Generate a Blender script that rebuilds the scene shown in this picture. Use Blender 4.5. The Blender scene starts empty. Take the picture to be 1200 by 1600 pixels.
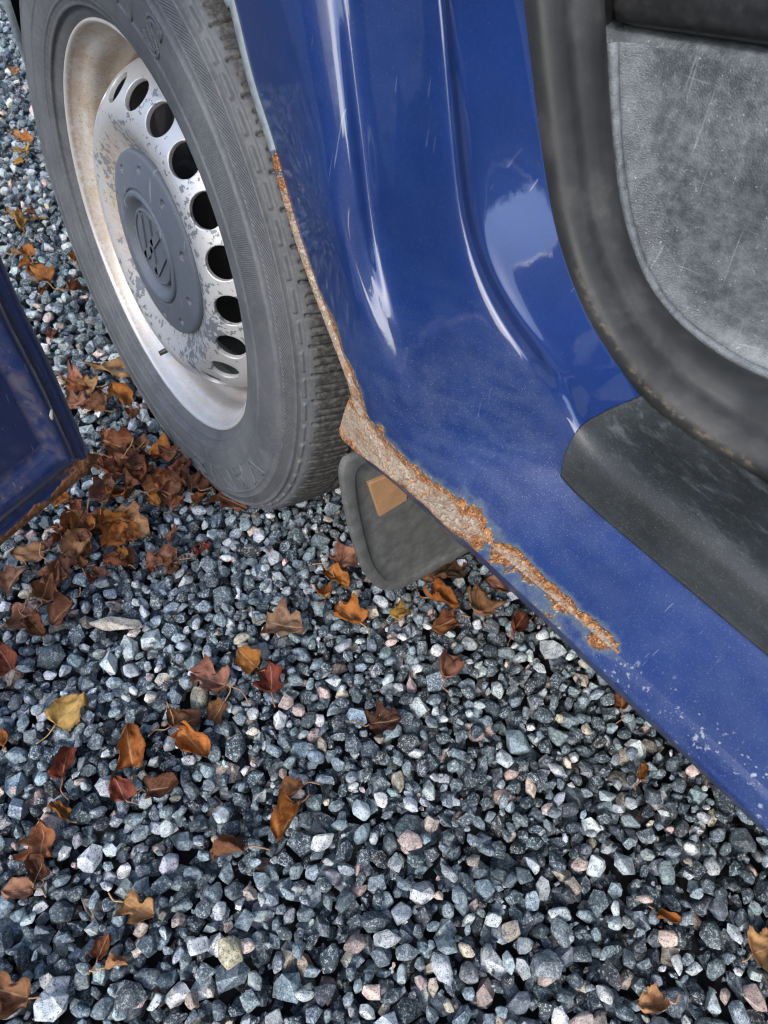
import bpy, bmesh, math, random
import numpy as np
from mathutils import Matrix, Vector

random.seed(7)
rng = np.random.default_rng(11)
scene = bpy.context.scene
COL = scene.collection

# ------------------------------------------------------------------ camera
CAM_R = np.array([[0.59511916, 0.80115175, 0.06315899],
                  [0.61749317, -0.4055603, -0.6739607],
                  [-0.51433002, 0.44008718, -0.73606244]])   # right, down, forward
CAM_C = np.array([0.78924967, -0.29459248, 0.77067351])
CAM_F = 1201.32
cam = bpy.data.cameras.new('camera')
cam_o = bpy.data.objects.new('camera', cam)
COL.objects.link(cam_o)
m = Matrix.Identity(4)
for i in range(3):
    m[i][0] = CAM_R[0, i]; m[i][1] = -CAM_R[1, i]; m[i][2] = -CAM_R[2, i]; m[i][3] = CAM_C[i]
cam_o.matrix_world = m
cam.sensor_fit = 'HORIZONTAL'; cam.sensor_width = 36.0
cam.lens = 36.0 * CAM_F / 1200.0
cam.clip_start = 0.01; cam.clip_end = 2000
cam.dof.use_dof = True; cam.dof.focus_distance = 0.74; cam.dof.aperture_fstop = 20.0
scene.camera = cam_o

# ------------------------------------------------------------------ light
SUN_EL, SUN_AZ = math.radians(38), math.radians(304)     # azimuth: direction towards the sun, from +X counter-clockwise
world = bpy.data.worlds.new('World'); scene.world = world; world.use_nodes = True
wn = world.node_tree.nodes; wl = world.node_tree.links
bg = wn['Background']
sky = wn.new('ShaderNodeTexSky'); sky.sky_type = 'NISHITA'; sky.sun_disc = False
sky.sun_elevation = SUN_EL; sky.sun_rotation = math.radians(90) - SUN_AZ
sky.air_density = 1.0; sky.dust_density = 1.6; sky.ozone_density = 0.6
wl.new(sky.outputs[0], bg.inputs[0]); bg.inputs[1].default_value = 0.15
sun = bpy.data.lights.new('sun', 'SUN'); sun.energy = 0.65; sun.angle = math.radians(10); sun.color = (1.0, 0.98, 0.95)
sun_o = bpy.data.objects.new('sun', sun); COL.objects.link(sun_o)
sd = Vector((math.cos(SUN_EL) * math.cos(SUN_AZ), math.cos(SUN_EL) * math.sin(SUN_AZ), math.sin(SUN_EL)))
sun_o.rotation_euler = sd.to_track_quat('Z', 'Y').to_euler(); sun_o.location = (0, -3, 5)
scene.view_settings.view_transform = 'Standard'; scene.view_settings.look = 'None'
scene.view_settings.gamma = 1.0; scene.view_settings.exposure = 1.95
cy = scene.cycles; cy.filter_width = 1.15; cy.max_bounces = 6; cy.diffuse_bounces = 3; cy.glossy_bounces = 3; cy.transmission_bounces = 2

# ------------------------------------------------------------------ helpers
def hit(px, py, ax, val):
    """point on a world plane that the surveyed photo point lies on (used as a survey of the place)"""
    d = CAM_R.T @ np.array([(px - 600) / CAM_F, (py - 800) / CAM_F, 1.0])
    return CAM_C + d * (val - CAM_C[ax]) / d[ax]

def mesh_np(name, V, F, mat, parent=None, smooth=True, attrs=None, colors=None, uv=None, link=True):
    me = bpy.data.meshes.new(name)
    V = np.asarray(V, dtype=np.float32)
    if isinstance(F, np.ndarray):
        nf, k = F.shape
        me.vertices.add(len(V)); me.vertices.foreach_set('co', V.ravel())
        me.loops.add(nf * k); me.loops.foreach_set('vertex_index', F.astype(np.int32).ravel())
        me.polygons.add(nf); me.polygons.foreach_set('loop_start', np.arange(0, nf * k, k, dtype=np.int32))
        me.polygons.foreach_set('loop_total', np.full(nf, k, dtype=np.int32))
        me.update(calc_edges=True)
    else:
        me.from_pydata([tuple(map(float, v)) for v in V], [], F); me.update()
    me.polygons.foreach_set('use_smooth', np.full(len(me.polygons), smooth, dtype=bool))
    for k_, a in (attrs or {}).items():
        at = me.attributes.new(k_, 'FLOAT', 'POINT'); at.data.foreach_set('value', np.asarray(a, dtype=np.float32).ravel())
    for k_, a in (colors or {}).items():
        at = me.attributes.new(k_, 'FLOAT_COLOR', 'POINT'); at.data.foreach_set('color', np.asarray(a, dtype=np.float32).ravel())
    if mat: me.materials.append(mat)
    if not link: return me
    o = bpy.data.objects.new(name, me); COL.objects.link(o)
    if parent: o.parent = parent
    return o

def grid_faces(nu, nv, closed_u=False, flip=False):
    i = np.arange(nu if closed_u else nu - 1); j = np.arange(nv - 1)
    I, J = np.meshgrid(i, j, indexing='ij')
    a = I * nv + J; b = ((I + 1) % nu) * nv + J
    q = np.stack([a, b, b + 1, a + 1], -1).reshape(-1, 4)
    return q[:, ::-1].copy() if flip else q

def crom(P, t):
    """Catmull-Rom through rows of P (n,d) at parameters t in [0, n-1]"""
    P = np.asarray(P, float); n = len(P)
    i = np.clip(np.floor(t).astype(int), 0, n - 2); f = (t - i)[:, None]
    p1 = P[i]; p2 = P[i + 1]
    p0 = np.where((i > 0)[:, None], P[np.maximum(i - 1, 0)], 2 * P[i] - P[i + 1])
    p3 = np.where((i < n - 2)[:, None], P[np.minimum(i + 2, n - 1)], 2 * P[i + 1] - P[i])
    return 0.5 * (2 * p1 + (p2 - p0) * f + (2 * p0 - 5 * p1 + 4 * p2 - p3) * f ** 2 + (3 * p1 - p0 - 3 * p2 + p3) * f ** 3)

def resample(P, step):
    P = np.asarray(P, float)
    t = np.linspace(0, len(P) - 1, len(P) * 40); Q = crom(P, t)
    s = np.r_[0, np.cumsum(np.linalg.norm(np.diff(Q, axis=0), axis=1))]
    n = max(3, int(s[-1] / step) + 1); u = np.linspace(0, s[-1], n)
    return np.stack([np.interp(u, s, Q[:, k]) for k in range(Q.shape[1])], 1)

def tube(path, rad, sides=8, closed=False):
    P = np.asarray(path, float); n = len(P); V = []
    T = np.gradient(P, axis=0); T /= np.linalg.norm(T, axis=1)[:, None] + 1e-12
    up = np.array([0.13, 0.21, 0.97]); rad = np.broadcast_to(rad, n)
    for k in range(n):
        a = np.cross(T[k], up); a /= np.linalg.norm(a); b = np.cross(T[k], a)
        for s in range(sides):
            w = 2 * math.pi * s / sides; V.append(P[k] + rad[k] * (math.cos(w) * a + math.sin(w) * b))
    F = []
    for k in range(n - 1):
        for s in range(sides):
            F.append((k * sides + s, k * sides + (s + 1) % sides, (k + 1) * sides + (s + 1) % sides, (k + 1) * sides + s))
    F.append(tuple(range(sides))[::-1]); F.append(tuple((n - 1) * sides + s for s in range(sides)))
    return np.array(V), F

def lathe(prof, segs, hub=(0, 0, 0), dr=None):
    """prof: (r, y) rows turned about the Y axis"""
    prof = np.asarray(prof, float); th = np.arange(segs) * 2 * math.pi / segs
    R = np.broadcast_to(prof[:, 0], (segs, len(prof))).copy(); Y = np.broadcast_to(prof[:, 1], R.shape).copy()
    if dr is not None: R, Y = dr(th[:, None], R, Y)
    V = np.stack([R * np.cos(th)[:, None] + hub[0], Y + hub[1], R * np.sin(th)[:, None] + hub[2]], -1).reshape(-1, 3)
    return V, grid_faces(segs, len(prof), closed_u=True)

def sstep(a, b, x):
    t = np.clip((x - a) / (b - a), 0, 1); return t * t * (3 - 2 * t)

def empty(name, loc=(0, 0, 0)):
    o = bpy.data.objects.new(name, None); COL.objects.link(o); o.location = loc; o.empty_display_size = .05
    return o

# ------------------------------------------------------------------ material helpers
class NT:
    def __init__(s, name):
        s.m = bpy.data.materials.new(name); s.m.use_nodes = True
        s.t = s.m.node_tree; s.n = s.t.nodes; s.bsdf = s.n['Principled BSDF']
    def node(s, typ, **kw):
        n = s.n.new(typ)
        for k, v in kw.items(): setattr(n, k, v)
        return n
    def set(s, sock, v):
        if hasattr(v, 'links') or isinstance(v, bpy.types.NodeSocket): s.t.links.new(v, sock)
        else: sock.default_value = v
    def math(s, op, a, b=0.0, c=None, clamp=False):
        n = s.node('ShaderNodeMath', operation=op, use_clamp=clamp)
        s.set(n.inputs[0], a); s.set(n.inputs[1], b)
        if c is not None: s.set(n.inputs[2], c)
        return n.outputs[0]
    def mix(s, f, a, b, mode='MIX'):
        n = s.node('ShaderNodeMix', data_type='RGBA', blend_type=mode)
        s.set(n.inputs[0], f)
        for k, v in ((6, a), (7, b)):
            if isinstance(v, tuple): v = (*v, 1.0)[:4]
            s.set(n.inputs[k], v)
        return n.outputs[2]
    def noise(s, scale, detail=4, rough=.55, vec=None, dist=0.0, out=0):
        n = s.node('ShaderNodeTexNoise'); n.inputs['Scale'].default_value = scale; n.inputs['Detail'].default_value = detail
        n.inputs['Roughness'].default_value = rough; n.inputs['Distortion'].default_value = dist
        s.t.links.new(vec if vec is not None else s.pos(), n.inputs['Vector'])
        return n.outputs[out]
    def voro(s, scale, vec=None, feature='F1', out='Distance'):
        n = s.node('ShaderNodeTexVoronoi', feature=feature); n.inputs['Scale'].default_value = scale
        s.t.links.new(vec if vec is not None else s.pos(), n.inputs['Vector']); return n.outputs[out]
    def pos(s):
        if not hasattr(s, '_p'): s._p = s.node('ShaderNodeNewGeometry').outputs['Position']
        return s._p
    def scaled(s, sc, loc=(0, 0, 0), rot=(0, 0, 0), vec=None):
        n = s.node('ShaderNodeMapping'); n.inputs['Scale'].default_value = sc; n.inputs['Location'].default_value = loc
        n.inputs['Rotation'].default_value = rot
        s.t.links.new(vec if vec is not None else s.pos(), n.inputs['Vector']); return n.outputs[0]
    def ramp(s, f, lo, hi, a=0.0, b=1.0):
        n = s.node('ShaderNodeMapRange', interpolation_type='SMOOTHSTEP')
        s.set(n.inputs[0], f); s.set(n.inputs[1], lo); s.set(n.inputs[2], hi); s.set(n.inputs[3], a); s.set(n.inputs[4], b)
        return n.outputs[0]
    def attr(s, name, out='Fac'):
        n = s.node('ShaderNodeAttribute', attribute_name=name); return n.outputs[out]
    def bump(s, h, strength=.3, dist=.001, normal=None):
        n = s.node('ShaderNodeBump'); n.inputs['Strength'].default_value = strength; n.inputs['Distance'].default_value = dist
        s.set(n.inputs['Height'], h)
        if normal is not None: s.t.links.new(normal, n.inputs['Normal'])
        return n.outputs[0]
    def out(s, **kw):
        for k, v in kw.items():
            key = {'color': 'Base Color', 'rough': 'Roughness', 'metal': 'Metallic', 'normal': 'Normal', 'coat': 'Coat Weight',
                   'coatr': 'Coat Roughness', 'spec': 'Specular IOR Level', 'coatn': 'Coat Normal'}[k]
            if isinstance(v, tuple): v = (*v, 1.0)[:4]
            s.set(s.bsdf.inputs[key], v)
        return s.m

def mat_paint():
    t = NT('blue_paint')
    rust = t.attr('rust'); dust = t.attr('dust'); chip = t.attr('chip'); gloss = t.attr('gloss')
    n1 = t.noise(70, 6, .65); n2 = t.noise(260, 5, .6); n3 = t.noise(900, 3, .6); n4 = t.noise(14, 4, .5)
    base = t.mix(t.ramp(n4, .3, .7), (.0025, .0155, .082), (.0032, .0205, .104))
    # fine dust and grime, streaked
    streak = t.noise(1.0, 4, .6, t.scaled((38, 38, 95), rot=(0, -.9, 0)))
    sp = t.ramp(t.noise(1500, 2, .5), .60, .74)
    dn = t.math('MULTIPLY', dust, t.ramp(t.math('ADD', t.math('MULTIPLY', streak, .55), t.math('MULTIPLY', n1, .45)), .34, .70))
    base = t.mix(t.math('MULTIPLY', dn, .10), base, (.20, .26, .34))
    base = t.mix(t.math('MULTIPLY', sp, t.math('MULTIPLY_ADD', dust, .28, .05)), base, (.42, .45, .52))
    # hair scratches
    scr = t.noise(1.0, 2, .5, t.scaled((520, 40, 22), rot=(0, .28, 0)))
    scm = t.math('MULTIPLY', t.ramp(scr, .715, .735), t.ramp(n4, .45, .62))
    base = t.mix(t.math('MULTIPLY', scm, .20), base, (.45, .46, .52))
    # rust with halo
    n0 = t.noise(28, 3, .5)
    e = t.math('ADD', rust, t.math('MULTIPLY', t.math('SUBTRACT', n0, .5), 2.5))
    e = t.math('ADD', e, t.math('MULTIPLY', t.math('SUBTRACT', n1, .5), 1.6))
    e = t.math('ADD', e, t.math('MULTIPLY', t.math('SUBTRACT', n2, .5), .5))
    halo = t.ramp(e, -.55, .10); rm = t.ramp(e, .06, .12); core = t.ramp(e, .36, .80)
    base = t.mix(t.math('MULTIPLY', halo, .50), base, (.115, .145, .135))
    lip = t.math('MULTIPLY', t.ramp(e, -.05, .05), t.ramp(n2, .45, .60))
    base = t.mix(t.math('MULTIPLY', lip, .7), base, (.46, .44, .36))
    rc = t.mix(t.ramp(n2, .34, .64), (.12, .038, .012), (.36, .150, .048))
    rc = t.mix(t.ramp(n3, .54, .66), rc, (.52, .36, .20))
    prim = t.mix(t.ramp(n2, .25, .75), (.25, .195, .145), (.36, .30, .235))
    prim = t.mix(t.math('MULTIPLY', t.ramp(n1, .50, .64), .65), prim, (.30, .145, .06))
    prim = t.mix(t.math('MULTIPLY', t.ramp(t.noise(55, 3, .6), .55, .66), .5), prim, (.13, .085, .06))
    rc = t.mix(core, rc, prim)
    rc = t.mix(t.math('MULTIPLY', t.ramp(t.noise(420, 4, .7), .62, .72), t.math('MULTIPLY_ADD', core, -.5, .75)), rc, (.05, .022, .011))
    base = t.mix(rm, base, rc)
    ch = t.math('MULTIPLY', t.ramp(t.math('ADD', t.math('MULTIPLY', n2, .6), t.math('MULTIPLY', n1, .4)), .575, .60), chip)
    base = t.mix(ch, base, (.42, .47, .52))
    rough = t.math('MULTIPLY_ADD', dn, .25, t.math('MULTIPLY_ADD', dust, .12, .45))
    rough = t.math('MAXIMUM', rough, t.math('MULTIPLY', rm, .9))
    coat = t.math('MULTIPLY', t.math('SUBTRACT', 1.0, t.math('MAXIMUM', rm, ch), clamp=True), gloss, clamp=True)
    h = t.math('ADD', t.math('MULTIPLY', rm, t.math('ADD', .2, t.math('MULTIPLY', n2, t.math('MULTIPLY_ADD', core, -.95, 1.3)))), t.math('MULTIPLY', lip, .5))
    h = t.math('ADD', h, t.math('MULTIPLY', t.math('MULTIPLY', rm, n3), .4))
    h = t.math('SUBTRACT', h, t.math('MULTIPLY', ch, .25))
    nb = t.bump(h, 1.0, .0022)
    peel = t.bump(t.math('ADD', t.noise(45, 2, .5), t.math('MULTIPLY', n3, .05)), .035, .004)
    return (t.set(t.bsdf.inputs['Coat IOR'], 1.65), t.out(color=base, rough=rough, spec=.25, coat=coat, coatr=t.math('MULTIPLY_ADD', dust, .20, .0), normal=nb, coatn=peel))[1]

def mat_door():
    t = NT('door_paint')
    ed = t.attr('rust'); gr = t.attr('dust')
    n1 = t.noise(60, 6, .65); n2 = t.noise(240, 5, .6)
    base = t.mix(n1, (.005, .014, .060), (.007, .020, .085))
    g = t.math('MULTIPLY', gr, t.ramp(n1, .36, .62))
    base = t.mix(t.math('MULTIPLY', g, .5), base, (.12, .095, .065))
    sp = t.ramp(t.noise(420, 3, .5), .69, .73)
    base = t.mix(t.math('MULTIPLY', sp, .6), base, (.30, .25, .18))
    e = t.math('ADD', ed, t.math('MULTIPLY', t.math('SUBTRACT', n1, .5), 1.4)); rm = t.ramp(e, .25, .42)
    base = t.mix(rm, base, t.mix(t.ramp(n2, .35, .65), (.09, .030, .010), (.30, .13, .045)))
    scr = t.noise(1.0, 2, .5, t.scaled((40, 300, 30), rot=(.4, 0, .3)))
    base = t.mix(t.math('MULTIPLY', t.ramp(scr, .72, .735), .3), base, (.3, .32, .36))
    rough = t.math('MAXIMUM', t.math('MULTIPLY', t.math('MAXIMUM', rm, g), .85), .30)
    coat = t.math('SUBTRACT', .7, t.math('MAXIMUM', rm, g), clamp=True)
    return t.out(color=base, rough=rough, coat=coat, coatr=.08, normal=t.bump(t.math('ADD', t.math('MULTIPLY', rm, n2), t.math('MULTIPLY', n1, .1)), .6, .0015))

def mat_rubber_seal():
    t = NT('seal_rubber')
    n1 = t.noise(22, 5, .6); n2 = t.noise(130, 5, .65); n3 = t.noise(900, 2, .5)
    base = t.mix(t.ramp(n1, .35, .7), (.014, .0155, .016), (.029, .030, .031))
    base = t.mix(t.math('MULTIPLY', t.ramp(t.math('ADD', t.math('MULTIPLY', n1, .6), t.math('MULTIPLY', n2, .4)), .48, .72), .4), base, (.07, .072, .070))
    base = t.mix(t.math('MULTIPLY', t.attr('dust'), t.ramp(n2, .45, .68, 0, .6)), base, (.17, .145, .10))
    base = t.mix(t.math('MULTIPLY', t.ramp(n3, .68, .76), .12), base, (.3, .29, .26))
    return t.out(color=base, rough=t.ramp(n1, .3, .7, .5, .68), spec=.35, normal=t.bump(t.math('ADD', t.math('MULTIPLY', n3, .3), n2), .12, .001))

def mat_trim():
    t = NT('sill_trim_plastic')
    n1 = t.noise(18, 5, .6); n2 = t.noise(140, 5, .65); n3 = t.noise(1600, 2, .5); st = t.noise(1.0, 5, .7, t.scaled((35, 90, 90), rot=(0, 0, .35)))
    base = t.mix(t.ramp(n1, .35, .68), (.011, .014, .0145), (.021, .025, .027))
    base = t.mix(t.math('MULTIPLY', t.ramp(st, .5, .74), t.math('MULTIPLY_ADD', t.attr('dust'), .40, .08)), base, (.11, .125, .13))
    base = t.mix(t.math('MULTIPLY', t.ramp(n3, .64, .72), .35), base, (.3, .31, .31))
    return t.out(color=base, rough=t.ramp(n2, .3, .7, .46, .62), spec=.4, normal=t.bump(t.math('ADD', n3, t.math('MULTIPLY', n2, .4)), .22, .0006))

def mat_vinyl():
    t = NT('black_vinyl')
    n1 = t.noise(14, 5, .68); n2 = t.noise(120, 6, .72); n3 = t.noise(420, 4, .6)
    cell = t.voro(640, feature='DISTANCE_TO_EDGE')
    grain = t.ramp(cell, .02, .22)
    d = t.math('ADD', t.math('MULTIPLY', n1, .45), t.math('MULTIPLY', n2, .55))
    dm = t.math('MULTIPLY', t.ramp(t.math('ADD', d, t.math('MULTIPLY', t.attr('dust'), .17)), .36, .80), 1.0)
    base = t.mix(n1, (.028, .034, .041), (.047, .055, .063))
    base = t.mix(t.math('MULTIPLY', dm, t.math('MULTIPLY_ADD', t.math('SUBTRACT', 1.0, grain), .25, .62)), base, (.195, .222, .235))
    wipe = t.noise(1.0, 3, .6, t.scaled((30, 14, 9), rot=(0, .6, 0)))
    base = t.mix(t.math('MULTIPLY', t.ramp(wipe, .56, .68), .55), base, (.035, .040, .046))
    scr = t.noise(1.0, 1, .4, t.scaled((420, 30, 16), rot=(0, -.75, 0)))
    base = t.mix(t.math('MULTIPLY', t.ramp(scr, .735, .75), .14), base, (.42, .43, .42))
    scr = t.noise(1.0, 1, .4, t.scaled((16, 30, 420), rot=(0, .75, 0)))
    base = t.mix(t.math('MULTIPLY', t.ramp(scr, .755, .77), .14), base, (.42, .43, .42))
    base = t.mix(t.math('MULTIPLY', t.ramp(n3, .64, .72), .4), base, (.5, .5, .48))
    return t.out(color=base, rough=t.ramp(dm, 0, 1, .42, .8), spec=.45, normal=t.bump(t.math('ADD', grain, t.math('MULTIPLY', n2, .5)), .35, .0009))

def mat_plain(name, col, rough=.6, noise=120, amt=.35, metal=0.0, bumpd=.0006):
    t = NT(name); n1 = t.noise(noise, 5, .6); n2 = t.noise(noise * .15, 4, .5)
    c = t.mix(t.math('MULTIPLY', t.ramp(t.math('ADD', t.math('MULTIPLY', n1, .5), t.math('MULTIPLY', n2, .5)), .35, .7), amt), col, tuple(min(1, x * 2.6 + .03) for x in col))
    return t.out(color=c, rough=t.ramp(n1, .3, .7, rough - .08, rough + .1), metal=metal, normal=t.bump(n1, .2, bumpd))

def mat_rim():
    t = NT('rim_silver')
    geo = t.node('ShaderNodeTexCoord').outputs['Object']
    n1 = t.noise(26, 5, .6); n2 = t.noise(150, 5, .62); n3 = t.noise(430, 4, .6)
    sil = t.mix(n1, (.42, .42, .41), (.52, .52, .51))
    dirt = t.attr('dirt'); peel = t.attr('peel')
    # rusty brake dust specks
    base = t.mix(t.math('MULTIPLY', t.ramp(t.math('ADD', t.math('MULTIPLY', n2, .35), t.math('MULTIPLY', n1, .65)), .28, .66), t.math('MULTIPLY', dirt, .9)), sil, (.33, .24, .155))
    base = t.mix(t.math('MULTIPLY', t.ramp(t.math('ADD', n3, t.math('MULTIPLY', dirt, .06)), .66, .71), .7), base, (.17, .095, .05))
    pk = t.math('ADD', t.math('MULTIPLY', n2, .62), t.math('MULTIPLY', n1, .38))
    pm = t.math('MULTIPLY', t.ramp(t.math('ADD', t.math('MULTIPLY_ADD', peel, .05, pk), t.math('MULTIPLY_ADD', t.noise(9, 2, .5), .35, -.175)), .580, .592), t.ramp(peel, .1, .4))
    base = t.mix(pm, base, (.17, .185, .20))
    e = t.attr('edge')
    base = t.mix(t.math('MULTIPLY', e, t.ramp(n2, .35, .55)), base, (.20, .11, .06))
    return t.out(color=base, rough=t.math('MULTIPLY_ADD', n2, .25, .27), metal=t.math('MULTIPLY_ADD', dirt, -.35, .42, clamp=True), normal=t.bump(t.math('SUBTRACT', t.math('MULTIPLY', n3, .2), t.math('MULTIPLY', pm, .5)), .4, .0008))

def mat_cap():
    t = NT('cap_grey_plastic'); n1 = t.noise(30, 4, .6); n2 = t.noise(300, 4, .6)
    base = t.mix(n1, (.085, .097, .112), (.112, .126, .142))
    base = t.mix(t.math('MULTIPLY', t.ramp(n2, .62, .70), .35), base, (.32, .33, .34))
    scr = t.noise(1.0, 1, .4, t.scaled((160, 30, 14), rot=(0, .4, 0)))
    base = t.mix(t.math('MULTIPLY', t.ramp(scr, .70, .72), .35), base, (.40, .41, .42))
    return t.out(color=base, rough=.55, spec=.4, normal=t.bump(n2, .12, .0005))

def mat_tyre():
    t = NT('tyre_rubber')
    ob = t.node('ShaderNodeTexCoord').outputs['Object']
    sx = t.node('ShaderNodeSeparateXYZ'); t.t.links.new(ob, sx.inputs[0])
    ang = t.math('ARCTAN2', sx.outputs[2], sx.outputs[0])
    rr = t.math('SQRT', t.math('ADD', t.math('POWER', sx.outputs[0], 2.0), t.math('POWER', sx.outputs[2], 2.0)))
    n1 = t.noise(25, 5, .6); n2 = t.noise(200, 5, .6); n3 = t.noise(900, 3, .6)
    # moulded hatching, radial ribs
    ribs = t.math('SINE', t.math('MULTIPLY', ang, 1000.0))
    b1 = t.math('MULTIPLY', t.ramp(rr, .2665, .2675), t.ramp(rr, .2905, .2895))
    a1 = t.ramp(t.math('SINE', t.math('MULTIPLY_ADD', ang, 2.0, 0.5)), -.2, -.1)
    b1 = t.math('MULTIPLY', b1, a1)
    ribs2 = t.math('SINE', t.math('MULTIPLY_ADD', rr, 3200.0, t.math('MULTIPLY', ang, 420.0)))
    b2 = t.math('MULTIPLY', t.ramp(rr, .3025, .3035), t.ramp(rr, .3125, .3115))
    h = t.math('ADD', t.math('MULTIPLY', ribs, t.math('MULTIPLY', b1, .3)), t.math('MULTIPLY', ribs2, t.math('MULTIPLY', b2, .8)))
    tread = t.attr('tread')
    base = t.mix(t.ramp(n1, .3, .7), (.056, .061, .067), (.082, .087, .093))
    base = t.mix(t.math('MULTIPLY', t.ramp(n2, .45, .7), .35), base, (.125, .122, .114))
    base = t.mix(t.math('MULTIPLY', t.math('ADD', b1, b2), .18), base, (.06, .062, .066))
    tr = t.mix(t.ramp(n2, .40, .68), (.022, .022, .022), (.070, .069, .066))
    base = t.mix(tread, base, tr)
    base = t.mix(t.math('MULTIPLY', t.ramp(n3, .68, .74), .6), base, (.34, .33, .31))
    nb = t.bump(h, .7, .0009)
    nb = t.bump(t.math('ADD', n3, n2), .15, .0006, nb)
    return t.out(color=base, rough=.68, spec=.35, normal=nb)

def mat_stone():
    t = NT('granite_gravel')
    tint = t.node('ShaderNodeAttribute', attribute_name='tint').outputs['Color']
    spk = t.attr('speck')
    n1 = t.noise(110, 3, .6); n2 = t.noise(380, 4, .7); n3 = t.noise(1000, 2, .7)
    base = t.mix(t.ramp(n1, .36, .62), t.mix(1.0, tint, (.55, .58, .62), 'MULTIPLY'), tint)
    base = t.mix(t.math('MULTIPLY', t.ramp(n1, .55, .72), t.math('MULTIPLY', spk, .45)), base, (.36, .40, .42))
    # feldspar flecks and dark mica
    f = t.ramp(t.math('ADD', t.math('MULTIPLY', n2, .65), t.math('MULTIPLY', n3, .35)), .515, .60, 0, .9)
    base = t.mix(t.math('MULTIPLY', f, spk), base, (.48, .52, .53))
    d = t.ramp(t.math('ADD', t.math('MULTIPLY', n2, .5), t.math('MULTIPLY', n3, .5)), .48, .41)
    base = t.mix(t.math('MULTIPLY', d, .85), base, (.014, .018, .024))
    return t.out(color=base, rough=t.ramp(n2, .3, .7, .5, .8), spec=.42, normal=t.bump(t.math('ADD', t.math('MULTIPLY', n2, .7), t.math('MULTIPLY', n3, .4)), .75, .0016))

def mat_ground():
    t = NT('gravel_bed')
    n1 = t.noise(40, 5, .6); c = t.voro(45, out='Color'); d = t.voro(45)
    g = t.node('ShaderNodeSeparateColor'); t.t.links.new(c, g.inputs[0])
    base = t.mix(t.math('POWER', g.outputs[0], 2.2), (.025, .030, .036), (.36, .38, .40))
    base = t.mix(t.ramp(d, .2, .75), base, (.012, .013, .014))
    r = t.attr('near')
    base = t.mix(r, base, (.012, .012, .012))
    return t.out(color=base, rough=.9, normal=t.bump(d, .6, .012))

def mat_leaf():
    t = NT('dry_leaf')
    oi = t.node('ShaderNodeObjectInfo'); col = oi.outputs['Color']
    u = t.attr('lu'); v = t.attr('lv')
    n1 = t.noise(60, 5, .65); n2 = t.noise(320, 4, .6)
    dark = t.mix(1.0, col, (.38, .30, .28), 'MULTIPLY')
    base = t.mix(t.ramp(n1, .40, .68), col, dark)
    base = t.mix(t.math('MULTIPLY', t.ramp(n2, .58, .70), .5), base, t.mix(1.0, col, (.25, .2, .2), 'MULTIPLY'))
    au = t.math('ABSOLUTE', u)
    mid = t.ramp(au, .07, .02)
    sv = t.math('ABSOLUTE', t.math('SINE', t.math('MULTIPLY', t.math('SUBTRACT', v, t.math('MULTIPLY', au, .55)), 20.0)))
    side = t.math('MULTIPLY', t.ramp(sv, .16, .05), .55)
    vein = t.math('MAXIMUM', mid, side)
    base = t.mix(t.math('MULTIPLY', vein, .55), base, t.mix(.5, col, (.62, .42, .22)))
    edge = t.math('MULTIPLY', t.ramp(t.attr('le'), .72, 1.0), .5)
    base = t.mix(edge, base, dark)
    nb = t.bump(t.math('ADD', t.math('MULTIPLY', vein, -.6), n2), .5, .0009)
    t.out(color=base, rough=.72, spec=.22, normal=nb)
    tr = t.node('ShaderNodeBsdfTranslucent'); t.t.links.new(base, tr.inputs[0])
    mx = t.node('ShaderNodeMixShader'); mx.inputs[0].default_value = .22
    outn = t.n['Material Output']
    t.t.links.new(t.bsdf.outputs[0], mx.inputs[1]); t.t.links.new(tr.outputs[0], mx.inputs[2]); t.t.links.new(mx.outputs[0], outn.inputs[0])
    return t.m

M = dict(paint=mat_paint(), door=mat_door(), seal=mat_rubber_seal(), trim=mat_trim(), vinyl=mat_vinyl(), rim=mat_rim(), cap=mat_cap(),
         tyre=mat_tyre(), stone=mat_stone(), ground=mat_ground(), leaf=mat_leaf(),
         black=mat_plain('black_plastic', (.014, .015, .016), .4, 140, .3),
         liner=mat_plain('liner_felt', (.010, .010, .011), .9, 260, .25),
         flap=mat_plain('mud_flap_rubber', (.050, .052, .050), .75, 420, .50, 0, .0012),
         plate=mat_plain('rusty_plate', (.24, .135, .065), .75, 300, .25, 0, .001),
         worn=mat_plain('worn_primer', (.085, .105, .118), .55, 160, .45, 0, .0008),
         iron=mat_plain('brake_iron', (.020, .018, .017), .7, 150, .5),
         stalk=mat_plain('leaf_stalk', (.14, .075, .03), .6, 200, .4))

# ------------------------------------------------------------------ ground and gravel
STONE_SPEC = [(.40, (.040, .060, .074), .035, .85), (.34, (.145, .190, .212), .06, .8), (.18, (.42, .46, .47), .10, .5),
              (.050, (.46, .35, .30), .08, .4), (.030, (.40, .35, .27), .07, .4)]

N_PROTO = 48
PROTO = {0: [], 1: [], 2: []}           # grit, plain hull, hull with worn edges: (verts, tris)
def hull(pts, bev):
    bm = bmesh.new()
    for p in pts: bm.verts.new(p)
    r = bmesh.ops.convex_hull(bm, input=bm.verts)
    bmesh.ops.delete(bm, geom=[v for v in bm.verts if not v.link_faces], context='VERTS')
    bmesh.ops.dissolve_limit(bm, angle_limit=math.radians(9), verts=bm.verts, edges=bm.edges)
    if bev > 0:
        bmesh.ops.bevel(bm, geom=list(bm.edges), offset=bev, segments=2 if bev > .1 else 1, profile=.6, affect='EDGES', clamp_overlap=True)
    bmesh.ops.triangulate(bm, faces=bm.faces)
    bmesh.ops.recalc_face_normals(bm, faces=bm.faces)
    bm.verts.index_update()
    V = np.array([v.co for v in bm.verts]); F = np.array([[v.index for v in f.verts] for f in bm.faces]); bm.free()
    return V, F
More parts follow.
